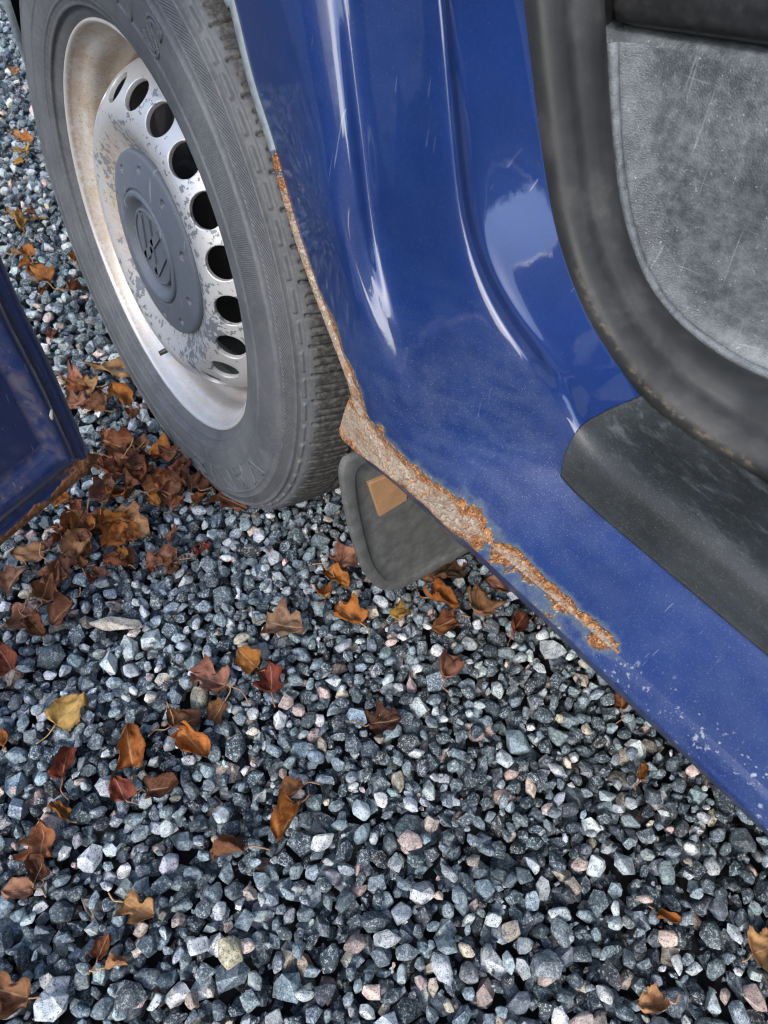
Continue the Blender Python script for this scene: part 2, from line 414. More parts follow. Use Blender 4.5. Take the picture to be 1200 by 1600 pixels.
for k in range(N_PROTO):
    n_ = int(rng.integers(9, 16)); pts = rng.normal(size=(n_, 3)); pts /= np.linalg.norm(pts, axis=1)[:, None]
    for _ in range(12):                                       # spread the corners a little
        d_ = pts[:, None] - pts[None]; q_ = (d_ ** 2).sum(-1) + np.eye(n_)
        pts = pts + .03 * (d_ / q_[..., None] ** 1.5).sum(1); pts /= np.linalg.norm(pts, axis=1)[:, None]
    pts *= rng.uniform(.70, 1.12, n_)[:, None]
    pts = pts * np.array([1.0, rng.uniform(.58, .92), rng.uniform(.46, .74)])
    pts /= np.abs(pts).max()
    PROTO[2].append(hull(pts, rng.uniform(.07, .14))); PROTO[1].append(hull(pts, 0)); PROTO[0].append(hull(pts[:8], 0))

def rot_rand(tilt):
    a = rng.uniform(0, 2 * math.pi); q = rng.normal(size=2) * tilt
    Rz = np.array([[math.cos(a), -math.sin(a), 0], [math.sin(a), math.cos(a), 0], [0, 0, 1]])
    cx, sx = math.cos(q[0]), math.sin(q[0]); cy, sy = math.cos(q[1]), math.sin(q[1])
    return np.array([[1, 0, 0], [0, cx, -sx], [0, sx, cx]]) @ np.array([[cy, 0, sy], [0, 1, 0], [-sy, 0, cy]]) @ Rz

X0, X1, Y0, Y1, CELL = -2.6, 1.80, -1.40, 0.95, .003
NX, NY = int((X1 - X0) / CELL), int((Y1 - Y0) / CELL)
H = np.full((NX, NY), -.034, dtype=np.float32)
HUB = np.array([0, 0, .315])
gx = X0 + (np.arange(NX) + .5) * CELL; gy = Y0 + (np.arange(NY) + .5) * CELL
BLOCK = (np.abs(gx)[:, None] < .118) & (gy[None, :] > -.006) & (gy[None, :] < .195)     # tyre stands here
H[BLOCK] = .4

def in_view(x, y, pad=60):
    q = CAM_R @ (np.array([x, y, 0.0]) - CAM_C)
    if q[2] < .05: return False, 0
    u, v = 600 + CAM_F * q[0] / q[2], 800 + CAM_F * q[1] / q[2]
    return (-pad < u < 1200 + pad and -pad < v < 1600 + pad), CAM_F / q[2]

BIG = {}
stones = []      # (x, y, z, proto, rot, size, px_size)
def drop(n, xr, yr, smin, smax, cand, top):
    for _ in range(n):
        s = .5 * (smin + (smax - smin) * rng.beta(1.7, 3.0)); pk = int(rng.integers(N_PROTO))
        Rm = rot_rand(.75)
        v = PROTO[1][pk][0] @ Rm.T * s
        ex = np.abs(v).max(0)
        ra = max(1, int(ex[0] / CELL)); rb = max(1, int(ex[1] / CELL))
        ii = np.arange(-ra, ra + 1)[:, None] * CELL / ex[0]; jj = np.arange(-rb, rb + 1)[None, :] * CELL / ex[1]
        q = 1 - ii ** 2 - jj ** 2; ok = q > .02
        lens = np.where(ok, np.sqrt(np.maximum(q, 0)), 0) * ex[2]
        best = None
        for c in range(cand):
            x = rng.uniform(*xr); y = rng.uniform(*yr)
            i = int((x - X0) / CELL); j = int((y - Y0) / CELL)
            if i - ra < 0 or j - rb < 0 or i + ra + 1 > NX or j + rb + 1 > NY: continue
            h = H[i - ra:i + ra + 1, j - rb:j + rb + 1]
            w = np.where(ok, h + lens * .92, -1)
            z = w.max()
            if best is None or z < best[0]: best = (z, x, y, i, j)
        if best is None or best[0] + ex[2] > top: continue
        z, x, y, i, j = best
        z -= min(.0022, ex[2] * .3)
        sl = H[i - ra:i + ra + 1, j - rb:j + rb + 1]
        np.maximum(sl, np.where(ok, z + lens * .95, -1), out=sl)
        stones.append((x, y, z, pk, Rm, s))

# near bed, then the strip running off past the wheel, then the surroundings
drop(4200, (.00, 1.16), (-.62, .46), .018, .037, 5, .03)
drop(10500, (.00, 1.16), (-.62, .46), .0145, .032, 9, .019)
drop(4200, (.00, 1.16), (-.62, .46), .009, .018, 12, .014)
drop(6500, (.02, 1.10), (-.58, .42), .005, .0105, 6, .008)
drop(9000, (-1.10, .02), (-.50, .50), .0150, .033, 6, .016)
drop(6500, (-.40, 1.76), (-1.36, -.60), .020, .038, 4, .016)
drop(3600, (1.14, 1.76), (-.62, .50), .020, .038, 4, .016)
drop(2600, (-1.10, -.30), (-1.20, -.48), .020, .038, 4, .016)
drop(6000, (-2.55, -1.08), (-.25, .80), .016, .034, 5, .014)

def stone_tint():
    u = rng.random(); acc = 0
    for p, c, var, sp in STONE_SPEC:
        acc += p
        if u <= acc: break
    c = np.array(c) * (1 + rng.normal() * .28) + rng.normal() * .012
    c = np.clip(c * (1 + rng.normal(size=3) * .03), .02, .6)
    return np.r_[c, 1.0], sp * rng.uniform(.35, 1.0)

for bx_, by_, bs_, bc_ in ((182, 985, 92, (.40, .34, .26)), (205, 1558, 58, (.06, .075, .085)), (690, 1515, 56, (.42, .45, .47)), (90, 1555, 60, (.40, .42, .44)),
                           (850, 1510, 56, (.16, .185, .20)), (505, 1320, 46, (.55, .56, .55)), (875, 1460, 52, (.15, .18, .20)), (605, 1470, 52, (.33, .35, .36)), (640, 1318, 44, (.50, .37, .32)), (360, 1490, 56, (.36, .32, .20))):
    p_ = hit(bx_, by_, 2, .004); q_ = CAM_R @ (p_ - CAM_C); s_ = bs_ / (CAM_F / q_[2]) / 2
    i_, j_ = int((p_[0] - X0) / CELL), int((p_[1] - Y0) / CELL); k_ = int(s_ / CELL)
    z_ = float(np.percentile(H[i_ - k_:i_ + k_, j_ - k_:j_ + k_], 45)) + s_ * .22
    Rb = rot_rand(.12) if bs_ < 90 else np.array([[.62, -.30, 0], [.78, .24, 0], [0, 0, .36]])
    stones.append((p_[0], p_[1], z_, int(rng.integers(N_PROTO)), Rb, s_)); BIG[len(stones) - 1] = bc_
    H[i_ - k_:i_ + k_, j_ - k_:j_ + k_] = np.maximum(H[i_ - k_:i_ + k_, j_ - k_:j_ + k_], z_ + s_ * .2)
ground_xy = [(-300, -300), (300, -300), (300, 300), (-300, 300)]
N = 40
gxx = np.r_[-300, -60, -15, -6, np.linspace(-2.7, 1.9, 33), 6, 15, 60, 300]
gyy = np.r_[-300, -60, -15, -6, np.linspace(-1.5, 1.05, 24), 6, 15, 60, 300]
GX, GY = np.meshgrid(gxx, gyy, indexing='ij')
nearm = ((GX > -2.6) & (GX < 1.8) & (GY > -1.4) & (GY < .95)).astype(float)
GZ = np.where(nearm > 0, -.030, -.004)
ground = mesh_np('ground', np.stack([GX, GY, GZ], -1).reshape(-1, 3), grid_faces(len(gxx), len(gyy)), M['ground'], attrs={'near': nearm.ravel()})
ground['kind'] = 'structure'

info = []
for k, (x, y, z, pk, Rm, s) in enumerate(stones):
    vis, sc = in_view(x, y)
    i = min(NX - 1, int((x - X0) / CELL)); j = min(NY - 1, int((y - Y0) / CELL))
    exposed = (z + .3 * s) >= H[i, j] - .006
    q = CAM_R @ (np.array([x, y, z]) - CAM_C); u, v = 600 + CAM_F * q[0] / q[2], 800 + CAM_F * q[1] / q[2]
    inside = vis and -10 < u < 1210 and -10 < v < 1610
    hidden = (u > 560 and v < 800 + (u - 700) * .94) or (120 < u < 540 and v < 700)
    info.append((s * sc if (inside and exposed and not hidden) else 0, vis, exposed))
order = sorted(range(len(stones)), key=lambda k: -info[k][0])
single = set(order[:300 - len(BIG)]) | set(BIG)
VS, FS, TS, SS = [], [], [], []; off = 0
for k in range(len(stones)):
    x, y, z, pk, Rm, s = stones[k]
    px, vis, exposed = info[k]
    lv = 2 if (k in single or (exposed and vis and px > 8.0)) else (0 if s < .0045 else 1)
    V = PROTO[lv][pk][0] @ Rm.T * s; F = PROTO[lv][pk][1]
    c, sp = stone_tint()
    if k in BIG: c, sp = np.r_[np.array(BIG[k]), 1.0], .55
    if k in single:
        o = mesh_np('stone', V, F, M['stone'], ground, smooth=False, attrs={'speck': np.full(len(V), sp)}, colors={'tint': np.tile(c, (len(V), 1))})
        o.location = (x, y, z)
    else:
        VS.append(V + np.array([x, y, z])); FS.append(F + off); TS.append(np.tile(c, (len(V), 1))); SS.append(np.full(len(V), sp)); off += len(V)
gravel = mesh_np('gravel', np.concatenate(VS), np.concatenate(FS), M['stone'], ground, smooth=False, attrs={'speck': np.concatenate(SS)}, colors={'tint': np.concatenate(TS)})
gravel['kind'] = 'stuff'
print('stones', len(stones), 'tris', sum(len(f) for f in FS))

# ------------------------------------------------------------------ the van
van = empty('parked_van', (0, 0, 0))
van['label'] = 'dark blue van with rusty sill and wheel arch, front door open'
van['category'] = 'van'

# --- side panel: from the wheel arch across the pillar to the door aperture, sweeping into the sill
def S(pts):   # (px, py, y)
    return [hit(a, b, 1, c) for a, b, c in pts]
st = []
colB = S([(366, 0, -.012), (405, 0, -.0165), (455, 0, -.0170), (510, 0, -.0075), (550, 0, .004), (610, 0, .010), (672, 0, .014), (692, 0, .017), (703, 0, .026), (730, 0, .037), (822, 0, .074), (880, 10, .108)])
colC = S([(395, 120, -.012), (432, 122, -.0165), (478, 124, -.0170), (528, 126, -.0075), (560, 126, .004), (620, 126, .010), (684, 126, .014), (703, 126, .018), (714, 126, .027), (740, 126, .038), (836, 126, .076), (890, 126, .110)])
for e_ in (8.0, 4.0, 1.5): st.append([p + (p - q) * e_ + np.array([-.004 * e_, .0, 0]) for p, q in zip(colB, colC)])
st.append(colB)
st.append(colC)
st.append(S([(430, 230, -.012), (463, 232, -.0165), (502, 234, -.0165), (545, 236, -.009), (572, 236, .004), (632, 236, .010), (694, 236, .015), (713, 236, .019), (724, 236, .028), (750, 236, .040), (849, 236, .078), (900, 236, .112)]))
st.append(S([(460, 340, -.012), (492, 340, -.018), (526, 342, -.018), (560, 344, -.007), (585, 345, .004), (645, 345, .010), (706, 345, .016), (725, 345, .021), (737, 345, .031), (765, 345, .043), (865, 345, .080), (915, 345, .114)]))
st.append(S([(493, 440, -.012), (520, 441, -.015), (552, 442, -.014), (582, 443, -.004), (608, 443, .004), (670, 441, .010), (735, 436, .018), (755, 432, .025), (768, 430, .036), (797, 426, .047), (891, 425, .083), (940, 415, .117)]))
st.append(S([(527, 530, -.012), (553, 531, -.013), (585, 531, -.010), (618, 531, -.001), (648, 530, .004), (712, 524, .012), (775, 513, .022), (797, 507, .031), (811, 502, .042), (838, 497, .053), (923, 500, .087), (975, 480, .121)]))
st.append(S([(553, 600, -.012), (580, 599, -.011), (615, 598, -.006), (652, 596, .002), (686, 594, .007), (752, 584, .017), (816, 568, .028), (839, 560, .037), (853, 553, .049), (880, 548, .061), (955, 556, .092), (1005, 530, .126)]))
st.append(S([(568, 650, -.0075), (596, 647, -.008), (630, 644, -.003), (668, 640, .004), (702, 637, .010), (765, 629, .021), (826, 620, .034), (856, 611, .044), (880, 599, .055), (908, 592, .068), (977, 588, .099), (1030, 560, .132)]))
st.append(S([(612, 712, -.003), (638, 706, .000), (672, 700, .006), (708, 695, .013), (740, 692, .020), (795, 685, .032), (846, 676, .0435), (873, 664, .0495), (897, 648, .0565), (925, 638, .072), (1000, 621, .108), (1052, 590, .140)]))
st.append(S([(660, 762, .000), (686, 757, .004), (718, 752, .010), (752, 748, .018), (783, 746, .026), (828, 745, .037), (870, 742, .048), (893, 722, .0525), (915, 700, .058), (950, 680, .075), (1032, 648, .119), (1084, 615, .150)]))
SILL = ((.000, .357), (.007, .3625), (.016, .369), (.025, .3757), (.033, .3815), (.042, .3885), (.0500, .3975), (.0530, .4140), (.0585, .4285), (.075, .4345), (.129, .4285), (.158, .438))
def sill_row(x, shear):
    w_ = [0, .1, .25, .42, .55, .72, .86, .9, .93, .96, 1.0, 1.0]
    d_ = float(np.interp(x, [.50, .588, .70, .786], [-.010, -.002, .008, .011]))
    return [np.array([x + shear * w_[k], y, z + d_ * max(0, 1 - k / 6)]) for k, (y, z) in enumerate(SILL)]
for x, sh in ((.545, .083), (.605, .065), (.68, .04), (.78, .015), (.95, 0), (1.3, 0), (1.7, 0)): st.append(sill_row(x, sh))
st = np.array(st)                                # (stations, 12, 3)
st[:13, 11] = st[:13, 10] + (st[:13, 10] - st[:13, 9]) * .40
nst = len(st); NU, NV = 330, 132
tu = np.linspace(0, nst - 1, NU)
rows = np.stack([crom(st[:, k], tu) for k in range(st.shape[1])], 1)
tv = np.linspace(0, st.shape[1] - 1, NV)
P = np.stack([crom(rows[i], tv) for i in range(NU)], 0)
def gsm(A, sg):
    k_ = np.arange(-3 * sg, 3 * sg + 1); g = np.exp(-.5 * (k_ / sg) ** 2); g /= g.sum(); n_ = len(k_) // 2
    Ap = np.concatenate([2 * A[:1] - A[n_:0:-1], A, 2 * A[-1:] - A[-2:-n_ - 2:-1]], 0)
    return sum(g[i] * Ap[i:i + len(A)] for i in range(len(k_)))
P9 = gsm(P, 9); P3 = gsm(P, 3)
wsm = sstep(.5, 3.0, tv)[None, :, None]
P = P3 * (1 - wsm) + P9 * wsm
rd = np.concatenate([np.zeros((NU, 1)), np.cumsum(np.linalg.norm(np.diff(P, axis=1), axis=2), 1)], 1)
bs = np.r_[0, np.cumsum(np.linalg.norm(np.diff(P[:, 0], axis=0), axis=1))]
icor = int(np.argmin(np.abs(tu - 10))); bs = bs - bs[icor]           # 0 at the arch foot, + along the sill
bx = P[:, 0, 0]
def width(s):
    return np.interp(s, [-.6, -.20, -.14, -.105, -.09, -.075, -.055, -.04, -.02, 0, .03, .06, .10, .13, .15, .185, .23, .255, .268, .273, .8],
                     [.0, .0, .0003, .0008, .0050, .0060, .0012, .0075, .0100, .0060, .012, .020, .025, .018, .0105, .0105, .0095, .0095, .0075, .0, .0])
W = width(bs)[:, None]
rust = np.where(W > .0003, 1.0 - rd / np.maximum(W, .0003), -3.0); rust = np.clip(rust, -1.6, 1)
# core only where the band is wide, orange fringe elsewhere
rust = np.where(rust > 0, rust * np.clip(.35 + W / .02, .4, 1.0), rust)
spot = P - hit(603, 664, 1, .0)
dsp = np.sqrt((spot[..., [0, 2]] ** 2).sum(-1)); rust = np.maximum(rust, .35 - dsp / .008)
rust = np.maximum(rust, -1.6)
zz = P[..., 2]; tvg = np.broadcast_to(tv[None, :], rd.shape); tug = np.broadcast_to(tu[:, None], rd.shape)
dust = .16 + .84 * sstep(6.5, 10.5, tug) * (1 - sstep(6.0, 7.6, tvg)) - .10 * sstep(5.5, 7, tvg)
gl = 1.0 - .88 * sstep(8.0, 10.8, tug) * (1 - sstep(5.6, 6.8, tvg)); gl = np.where(tug > 12.5, .10 + .3 * sstep(6, 8, tvg), gl)
dust = np.clip(dust, 0, 1) * (1 - .45 * sstep(12.6, 14.2, tug))
chip = sstep(.018, .004, rd) * sstep(.27, .30, bs)[:, None] * sstep(.48, .38, bs)[:, None]
panel = mesh_np('side_panel', P.reshape(-1, 3), grid_faces(NU, NV), M['paint'], van,
                attrs={'rust': rust.ravel(), 'dust': dust.ravel(), 'chip': chip.ravel() * .55, 'gloss': gl.ravel()})

# --- rolled lip of the wheel arch, folded inwards
iend = int(np.argmin(np.abs(tu - 10.0))); idx = np.arange(int(np.argmin(np.abs(tu - 3.0))), iend + 1)
B = P[idx, 0]; cen = np.array([0, 0, .315])
rv = B - cen; rv[:, 1] = 0; rv /= np.linalg.norm(rv, axis=1)[:, None]
prof = [(-.0, .0006), (-.0015, -.0012), (-.003, -.0020), (-.0055, -.0022), (-.0075, -.0014), (-.0088, .001), (-.0092, .006), (-.0090, .022), (-.006, .045)]
L = np.stack([B + rv * a + np.array([0, 1, 0]) * b for a, b in prof], 1)
cut = int(np.argmin(np.abs(bs[idx] + .205)))
LA, LB = L[:cut + 1], L[cut:]
mesh_np('arch_lip', LA.reshape(-1, 3), grid_faces(len(LA), len(prof)), M['worn'], van)
lr = np.interp(bs[idx][cut:], [-.205, -.195, -.17, -.08, 0], [-.1, .35, .85, .85, .95])[:, None] * np.ones((1, len(prof)))
mesh_np('arch_lip', LB.reshape(-1, 3), grid_faces(len(LB), len(prof)), M['paint'], van,
        attrs={'rust': lr.ravel(), 'dust': np.full(lr.size, .95), 'chip': np.zeros(lr.size), 'gloss': np.zeros(lr.size)})

# --- front wing over the wheel
na = 90
tha = np.linspace(math.atan2(P[int(np.argmin(np.abs(tu - 3))), 0, 2] - .315, P[int(np.argmin(np.abs(tu - 3))), 0, 0]), math.radians(196), na)
arcR = np.interp(np.degrees(tha), [50, 90, 120, 150, 162, 175, 196], [.398, .392, .390, .392, .385, .38, .40])
arcY = np.interp(np.degrees(tha), [50, 110, 150, 157, 165, 196], [-.012, -.016, -.010, -.004, .012, .030])
inn = np.stack([arcR * np.cos(tha), arcY, .315 + arcR * np.sin(tha)], 1)
fk = crom(np.array([inn[int(na * .62)], hit(-20, -80, 1, -.004), hit(5, 0, 1, .000), hit(25, 60, 1, .007), hit(50, 120, 1, .018), [-.345, .034, .34], [-.37, .05, .27]]), np.linspace(0, 6, na - int(na * .62)))
inn[int(na * .62):] = fk
lo, up0 = P[int(np.argmin(np.abs(tu - 3))), 0], P[0, 0]
outer_key = np.array([up0, [-.1, .005, 1.16], [-.45, .06, 1.05], [-.80, .24, .92], [-.95, .34, .70], [-.92, .34, .45], [-.80, .30, .28]])
outp = crom(outer_key, np.linspace(0, len(outer_key) - 1, na))
G = []
for k in range(na):
    w = np.linspace(0, 1, 14)
    row = inn[k][None] * (1 - w[:, None]) + outp[k][None] * w[:, None]
    row[:, 1] += -.012 * np.sin(math.pi * np.minimum(w * 3, 1)) * (1 - w) * sstep(130, 95, np.degrees(tha[k]))
    G.append(row)
G = np.array(G)
zero = np.zeros(G.shape[0] * G.shape[1])
mesh_np('front_wing', G.reshape(-1, 3), grid_faces(na, 14, flip=True), M['paint'], van, attrs={'rust': zero - 1.5, 'dust': zero + .3, 'chip': zero, 'gloss': zero + .9})
rv2 = np.stack([np.cos(tha), 0 * tha, np.sin(tha)], 1)
L2 = np.stack([inn + rv2 * a + np.array([0, 1, 0]) * b for a, b in [(0, .0006), (-.003, -.002), (-.008, -.0026), (-.0105, -.001), (-.0115, .002), (-.0115, .006)]], 1)
z2 = np.zeros(na * 6)
mesh_np('arch_lip', L2.reshape(-1, 3), grid_faces(na, 6), M['worn'], van)

fw0 = int(na * .55); FWv = np.stack([inn[fw0:] + np.array([-.004, .004, .0]), inn[fw0:] + np.array([-.012, .03, .0]), inn[fw0:] + np.array([-.014, .16, .0]), inn[fw0:] + np.array([-.014, .36, .0])], 1)
mesh_np('wheel_arch_liner', FWv.reshape(-1, 3), grid_faces(na - fw0, 4), M['liner'], van)
# --- wheel house liner
thl = np.linspace(math.radians(4), math.radians(205), 60)
rl = np.interp(np.degrees(thl), [-12, 8, 25, 50, 150, 205], [.44, .425, .405, .402, .400, .415])
LH = np.stack([np.stack([rl * np.cos(thl), np.full(60, y), .315 + rl * np.sin(thl)], 1) for y in (.018, .10, .20, .34)] +
              [np.stack([.10 * np.cos(thl), np.full(60, .36), .315 + .10 * np.sin(thl)], 1)], 1)
mesh_np('wheel_arch_liner', LH.reshape(-1, 3), grid_faces(60, 5), M['liner'], van)

# --- sill flange: turned out below the groove, ends in a blunt nose at the wheel
nose = [(531, 668), (533, 676), (539, 688), (552, 700), (565, 709), (607, 740), (660, 783), (700, 821), (737, 851), (790, 900), (850, 957), (967, 1070), (1083, 1181), (1188, 1281)]
ridge = [hit(a, b, 1, -.0075) for a, b in nose]
low_px = [(534, 674), (536, 684), (543, 694), (556, 708), (571, 722), (610, 752), (660, 797), (702, 838), (739, 868), (795, 922), (850, 973), (967, 1087), (1083, 1197), (1188, 1297)]
lowe = [hit(a, b, 1, .0005 + .0135 * min(1, k / 9)) for k, (a, b) in enumerate(low_px)]
tr = np.linspace(0, len(nose) - 1, 240)
RG = crom(np.array(ridge), tr); LW = crom(np.array(lowe), tr)
ext = np.linspace(.05, .9, 10)[:, None] * np.array([[1.0, 0, 0]])
RG = np.r_[RG, RG[-1] + ext]; LW = np.r_[LW, LW[-1] + ext]
gb = P[icor:, 0]; gs = bs[icor:]
gp = [gb[0] + np.array([-.030, .004, -.003]), gb[0] + np.array([-.012, .002, 0])]
gp += [gb[int(np.argmin(np.abs(gb[:, 0] - x)))] for x in np.r_[gb[0, 0] + .004, np.linspace(gb[0, 0] + .02, 1.68, 60)]]
gp = np.array(gp)
gpt = np.stack([np.interp(RG[:, 0] + .006, gp[:, 0], gp[:, k]) for k in range(3)], 1)
w6 = [(0, .0), (.25, .0012), (.5, .0020), (.8, .0016), (1.0, 0)]
cols = [gpt + np.array([0, .006, .003]), gpt + np.array([0, .0006, -.0002])]
for a, b in ((.35, -.0008), (.7, -.0004), (.92, .0), (1.0, -.0012)):
    cols.append(gpt * (1 - a) + RG * a + np.array([0, b, b * .5]))
for a, b in ((.15, -.0012), (.5, -.0002), (.85, 0), (1.0, .0005)):
    cols.append(RG * (1 - a) + LW * a + np.array([0, b, 0]))
cols.append(LW + np.array([0, .010, .001])); cols.append(LW + np.array([0, .040, .004]))
FL = np.stack(cols, 1)
# fine unevenness of the corroded lip
nz = np.interp(FL[:, :, 0], np.linspace(.2, 1.7, 500), np.convolve(rng.normal(size=500), np.ones(3) / 3, 'same'))
cor = sstep(.62, .50, FL[:, :, 0])
FL[:, 2:6, 2] += (nz * .0009 * cor)[:, 2:6]
c_i = np.arange(FL.shape[1])[None, :]
fr = np.where(c_i <= 5, np.interp(FL[:, :, 0], [.3, .53, .56, .60, .66, .69], [1.0, .95, .12, -.10, -.4, -1.6]), np.interp(FL[:, :, 0], [.3, .40, .55, .60], [-.28, -.35, -.3, -1.6]))
gx_ = np.interp(FL[:, :, 0], [.3, .55, .61, .675, .70, .715], [1.0, .7, .12, .05, -.5, -1.6])
fr = np.where(c_i <= 1, np.maximum(fr, gx_), np.where(c_i == 2, np.maximum(fr, gx_ - .25), fr))
fr = fr - .62 * (c_i == 5) * (fr > .3) - .25 * (c_i == 1) * (fr > .3) - .2 * (c_i == 4) * (fr > .3)
fc = sstep(.66, .70, FL[:, :, 0]) * (c_i <= 5) * .4
mesh_np('sill_flange', FL.reshape(-1, 3), grid_faces(*FL.shape[:2], flip=True), M['paint'], van,
        attrs={'rust': fr.ravel(), 'dust': np.full(fr.size, .8), 'chip': fc.ravel(), 'gloss': np.full(fr.size, .35)})

# --- black plastic trim on the sill
def on_panel(u, v):
    fu = np.clip(u / (nst - 1) * (NU - 1), 0, NU - 1.001); fv = np.clip(v / (st.shape[1] - 1) * (NV - 1), 0, NV - 1.001)
    i, j = fu.astype(int), fv.astype(int); a, b = (fu - i)[..., None], (fv - j)[..., None]
    return P[i, j] * (1 - a) * (1 - b) + P[i + 1, j] * a * (1 - b) + P[i, j + 1] * (1 - a) * b + P[i + 1, j + 1] * a * b
nt_v, nt_u = 64, 150
vv = np.linspace(5.88, 10.5, nt_v)
uf = np.interp(vv, [5.88, 5.95, 6.1, 6.5, 7, 8, 9, 10, 10.5], [12.10, 12.0, 11.93, 11.78, 11.62, 11.40, 11.28, 10.95, 10.75])
kk = np.r_[0, np.linspace(0, 1, nt_u - 1) ** 1.5]
UU = uf[None, :] + kk[:, None] * (nst - 1.02 - uf[None, :]); VV = np.broadcast_to(vv[None, :], UU.shape)
Tt = on_panel(UU, VV)
du = on_panel(UU + .05, VV) - on_panel(UU - .05, VV); dv = on_panel(UU, VV + .08) - on_panel(UU, VV - .08)
nt_ = np.cross(du, dv); nt_ /= np.linalg.norm(nt_, axis=2)[..., None] + 1e-12
if nt_[60, 30] @ np.array([0, -.5, 1.0]) < 0: nt_ = -nt_
lift = np.full(UU.shape, .0024); lift[0] = -.0006; lift[1] = .0012; lift[2] = .0021; lift[:, 0] = -.0006; lift[:, 1] = .0014
Tt = Tt + nt_ * lift[..., None]
td = sstep(.055, .075, Tt[..., 1])
mesh_np('sill_trim', Tt.reshape(-1, 3), grid_faces(nt_u, nt_v), M['trim'], van, attrs={'dust': td.ravel()})

# --- door seal
Lk = S([(822, 0, .073), (834, 120, .075), (846, 210, .077), (858, 300, .079), (872, 370, .081), (893, 440, .083), (925, 510, .087), (965, 570, .095), (1010, 622, .109), (1075, 676, .122), (1135, 714, .129), (1194, 744, .130)])
Rk = S([(940, 0, .123), (944, 100, .125), (948, 190, .127), (955, 270, .129), (968, 345, .132), (990, 412, .136), (1016, 462, .142), (1052, 502, .151), (1092, 534, .161), (1135, 562, .170), (1170, 580, .178), (1205, 594, .179)])
Lk = [Lk[0] + (Lk[0] - Lk[1]) * e_ for e_ in (6, 3, 1)] + Lk; Rk = [Rk[0] + (Rk[0] - Rk[1]) * e_ for e_ in (6, 3, 1)] + Rk
for e in (.05, .12, .5, 1.0):
    Lk.append(Lk[14] + np.array([e, .0, .0])); Rk.append(Rk[14] + np.array([e, .0, .0]))
tt = np.linspace(0, len(Lk) - 1, 260); LL = crom(np.array(Lk), tt); RR = crom(np.array(Rk), tt)
LL = gsm(LL, 7); RR = gsm(RR, 7)
tan = np.gradient((LL + RR) / 2, axis=0); tan /= np.linalg.norm(tan, axis=1)[:, None]
ac = RR - LL; nrm = np.cross(ac, tan); nrm /= np.linalg.norm(nrm, axis=1)[:, None]
if nrm[60] @ (CAM_C - LL[60]) < 0: nrm = -nrm
pr = [(.05, -.0165), (.01, -.008), (-.015, .001), (.0, .0070), (.05, .0105), (.14, .0125), (.25, .0134), (.34, .0130), (.40, .0132), (.48, .0145), (.60, .0158), (.74, .0150), (.87, .0110), (.96, .0045), (1.0, -.004), (1.0, -.016)]
SE = np.stack([LL + ac * a + nrm * b for a, b in pr], 1)
SEf = np.stack([crom(SE[i], np.linspace(0, len(pr) - 1, 56)) for i in range(len(SE))], 0)
sv = np.linspace(0, len(pr) - 1, 56)[None, :] * np.ones((len(SE), 1))
sdst = np.exp(-((sv - 3.2) / .5) ** 2) * sstep(.56, .47, SEf[..., 2]) * .9
mesh_np('door_seal', SEf.reshape(-1, 3), grid_faces(len(SE), 56), M['seal'], van, attrs={'dust': sdst.ravel()})

# --- vinyl kick panel inside the door opening
nx_, nw = 90, 60
KR = RR; base_k = KR + np.array([0, .004, 0]) - nrm * .004
rowk = []
tvp = np.linspace(0, 1, nw)
cen_p = np.array([.86, .235, .66])
for i in range(0, len(KR)):
    b = base_k[i]
    row = []
    for w in tvp:
        p = b * (1 - w) + np.array([max(b[0] + .0, cen_p[0]), 0, max(b[2], cen_p[2])]) * w
        p[1] = b[1] + .012 * sstep(0, .06, w) + .055 * w
        row.append(p)
    rowk.append(row)
KP = np.array(rowk)
topz = .632
KP = KP[KP[:, 0, 2] < topz - .0]                                 # ends under the tray
kd = sstep(.50, .66, KP[..., 0]) * sstep(.60, .47, KP[..., 2])
kick = mesh_np('kick_panel', KP.reshape(-1, 3), grid_faces(KP.shape[0], nw), M['vinyl'], van, attrs={'dust': kd.ravel()})
pp = KP[:, 1] + np.array([0, -.0040, .0]) + nrm[-len(KP):] * .001
v_, f_ = tube(resample(pp, .006), .0036, 8)
mesh_np('piping', v_, f_, M['vinyl'], kick, attrs={'dust': np.full(len(v_), .35)})

# --- storage tray above the panel
def rbox(x0, x1, y0, y1, z0, z1, r=.006, n=4):
    pts = []
    for cx, cy, a0 in ((x1 - r, y1 - r, 0), (x0 + r, y1 - r, 90), (x0 + r, y0 + r, 180), (x1 - r, y0 + r, 270)):
        for k in range(n + 1):
            a = math.radians(a0 + 90 * k / n); pts.append((cx + r * math.cos(a), cy + r * math.sin(a)))
    rings = [(z0, r), (z0 + r * .3, r * .3), (z0 + r, 0), (z1 - r, 0), (z1 - r * .3, r * .3), (z1, r)]
    cx, cy = (x0 + x1) / 2, (y0 + y1) / 2; V = []; F = []
    for z, ins in rings:
        for (x, y) in pts:
            fx = 1 - ins / ((x1 - x0) / 2); fy = 1 - ins / ((y1 - y0) / 2); V.append((cx + (x - cx) * fx, cy + (y - cy) * fy, z))
    k = len(pts)
    for a in range(len(rings) - 1):
        for b in range(k): F.append((a * k + b, a * k + (b + 1) % k, (a + 1) * k + (b + 1) % k, (a + 1) * k + b))
    F.append(tuple(range(k))[::-1]); F.append(tuple((len(rings) - 1) * k + b for b in range(k)))
    return np.array(V), F
v_, f_ = rbox(.440, 1.05, .138, .40, .634, .70, .010)
a_ = math.radians(-3); v_[:, 2] += (v_[:, 0] - .45) * .14; v_[:, 1] += (v_[:, 0] - .40) * .10
tray = mesh_np('storage_tray', v_, f_, M['black'], van)
v_, f_ = rbox(.395, 1.05, .145, .42, .585, .634, .014); v_[:, 2] += (v_[:, 0] - .45) * .12; v_[:, 1] += (v_[:, 0] - .40) * .10
